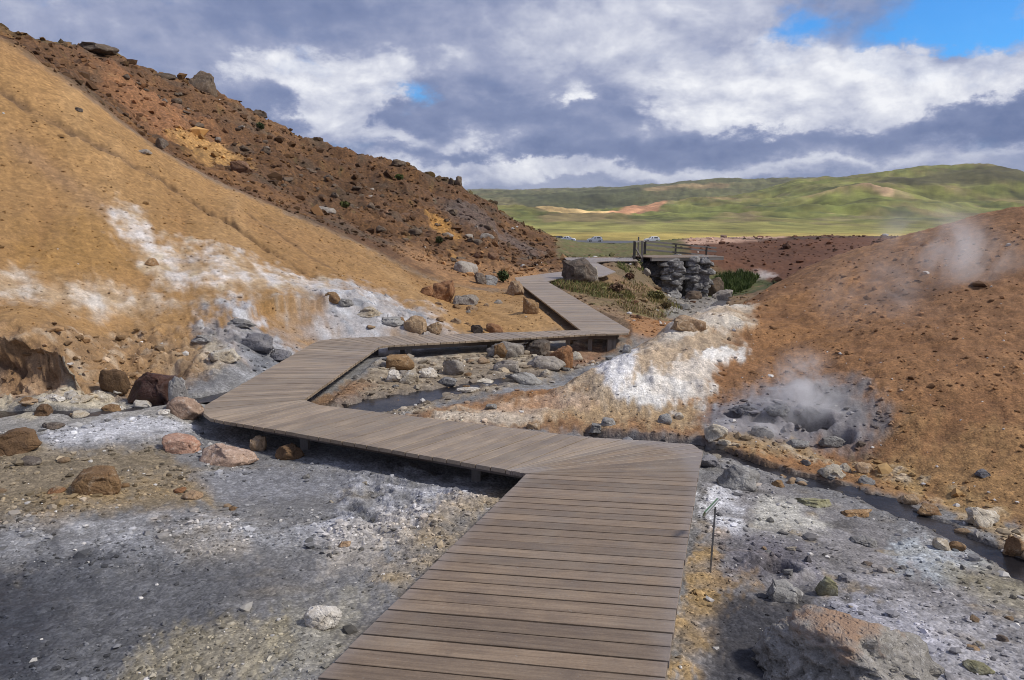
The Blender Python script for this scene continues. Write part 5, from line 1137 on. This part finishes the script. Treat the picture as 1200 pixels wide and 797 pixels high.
def shrub(px, py, wpx, hpx, label, col, seed, d=None):
    r = np.random.default_rng(seed); b = hitf(px, py) if d is None else None
    if b is None: a = P(px, py, d); b = np.array((a[0], a[1], float(height(a[0], a[1]))))
    w, h = wpx*b[1]/F/2, hpx*b[1]/F; e = empty('shrub', tuple(b), label, 'shrub')
    n = 420; p = r.normal(size=(n,3)); p /= np.linalg.norm(p, axis=1)[:,None]; p *= (r.random((n,1))**.35)*(.75+.35*n3(p, 1.7, seed)[:,None]); p = p*np.array((w, w*.8, h*.52))+np.array((0,0,h*.5))
    t = r.normal(size=(n,3)); t /= np.linalg.norm(t, axis=1)[:,None]; s = np.cross(t, r.normal(size=(n,3))); s /= np.linalg.norm(s, axis=1)[:,None]; L = w*.20
    V = np.stack([p-t*L, p+s*L*.45, p+t*L, p-s*L*.45], 1).reshape(-1,3); f = np.array([[0,1,2,3]])+np.arange(n)[:,None]*4
    cc = np.array(col)*r.uniform(.6, 1.5, (n,1))
    link('foliage', mesh_np('foliage', V, f, MGR, (('albedo','FLOAT_COLOR',np.repeat(cc, 4, 0)),)), 'stuff', parent=e)
    vs, fs = [], []
    for k in range(7):
        a_ = r.uniform(0, 6.28); q_ = np.array((math.cos(a_)*w*.55, math.sin(a_)*w*.45, h*.7)); vv, ff = box_verts(np.array((0,0,-.05)), q_, w*.05, w*.05, np.array((.3,.9,0.1))); vs.append(vv); fs.append(ff+k*8)
    link('stem', mesh_np('stem', np.concatenate(vs), np.concatenate(fs), M['beam'], smooth=False), parent=e)
shrub(590,331,18,16,'round dark green shrub beside the grey stone near the far boardwalk',(.05,.07,.022),71)
shrub(515,293,11,10,'small dark shrub on the middle of the rocky slope',(.05,.065,.022),72,33)
shrub(405,265,16,8,'low olive cushion plant behind the clay crest',(.09,.10,.03),73,34)
shrub(468,222,14,7,'green cushion plant near the lower skyline',(.085,.11,.03),74,49)
shrub(305,150,12,10,'dark green shrub right of the perched skyline boulder',(.05,.065,.025),75,49)
shrub(376,241,12,7,'small green tuft in the middle of the rocky hill',(.07,.085,.028),76,37)
shrub(738,328,14,9,'reddish heather clump right of the dark boulder',(.14,.075,.045),77)
shrub(722,343,22,12,'brown heather clump on the bank below the bridge path',(.16,.10,.06),78)
shrub(768,352,26,12,'straw and green tussock in the middle of the bank',(.17,.15,.055),79)
shrub(780,362,16,9,'small brown tussock just above the gully',(.15,.11,.05),80)

# ------------------------------------------------------------------ steam
def steam(px, py, d, size, dens, label, seed, nscale=1.6, lean=0.):
    m = bpy.data.materials.new('steam_vapour'); m.use_nodes = True; q = NT(m.node_tree)
    tc = q.n('ShaderNodeTexCoord').outputs['Object']; po = q.n('ShaderNodeNewGeometry').outputs['Position']
    ln = q.n('ShaderNodeVectorMath', operation='LENGTH'); q.l(tc, ln.inputs[0]); n = q.noise(po, 1.4*nscale/size[0], 4, .64, .9)
    fall = q.ramp(ln.outputs['Value'], .15, 1.0, 1, 0); den = q.m('MULTIPLY', q.m('MULTIPLY', fall, q.m('POWER', fall, .6)), q.m('MULTIPLY', q.ramp(n, .40, .64), dens*1.15))
    v = q.n('ShaderNodeVolumePrincipled'); v.inputs['Color'].default_value = (.97,.97,.98,1); q.l(den, v.inputs['Density']); v.inputs['Anisotropy'].default_value = .2
    q.l(v.outputs[0], q.n('ShaderNodeOutputMaterial').inputs['Volume'])
    V, f = ico(3); o = link('steam', mesh_np('steam', V, f, m), 'stuff', label); o.location = P(px, py, d); o.scale = size; o.rotation_euler = (0, lean, 0); return o
steam(938, 462, 8.9, (.80,.45,.80), 3.8, 'steam rising from the mud pot', 1)
steam(905, 505, 8.3, (.85,.3,.25), 2, 'thin steam drifting over the mud pot', 2)
steam(1115, 292, 12.6, (1.8,.9,1.0), 1.5, 'steam drifting over the crest of the mound', 3, 1.3, .3)
steam(1030, 345, 11.2, (1.6,.6,1.05), .6, 'faint steam over the mound', 4)
steam(865, 672, 5.2, (.34,.25,.24), 2.2, 'wisp of steam at the small vent', 5)

# ------------------------------------------------------------------ air of the valley
hz = bpy.data.materials.new('valley_air'); hz.use_nodes = True; q = NT(hz.node_tree); v = q.n('ShaderNodeVolumePrincipled')
v.inputs['Color'].default_value = (.86,.91,1,1); v.inputs['Density'].default_value = HAZE; q.l(v.outputs[0], q.n('ShaderNodeOutputMaterial').inputs['Volume'])
zl, zh = float(VZ.min())-1.5, float(VZ.max())+20; bb = 19000.
vv = [(x, y, z) for z in (zl, zh) for x, y in ((-bb-3000,-2500),(bb+3000,-2500),(bb+3000,bb),(-bb-3000,bb))]
link('haze', pmesh('haze', vv, [[0,3,2,1],[4,5,6,7],[0,1,5,4],[1,2,6,5],[2,3,7,6],[3,0,4,7]], hz), 'stuff', 'thin bluish air over the valley')
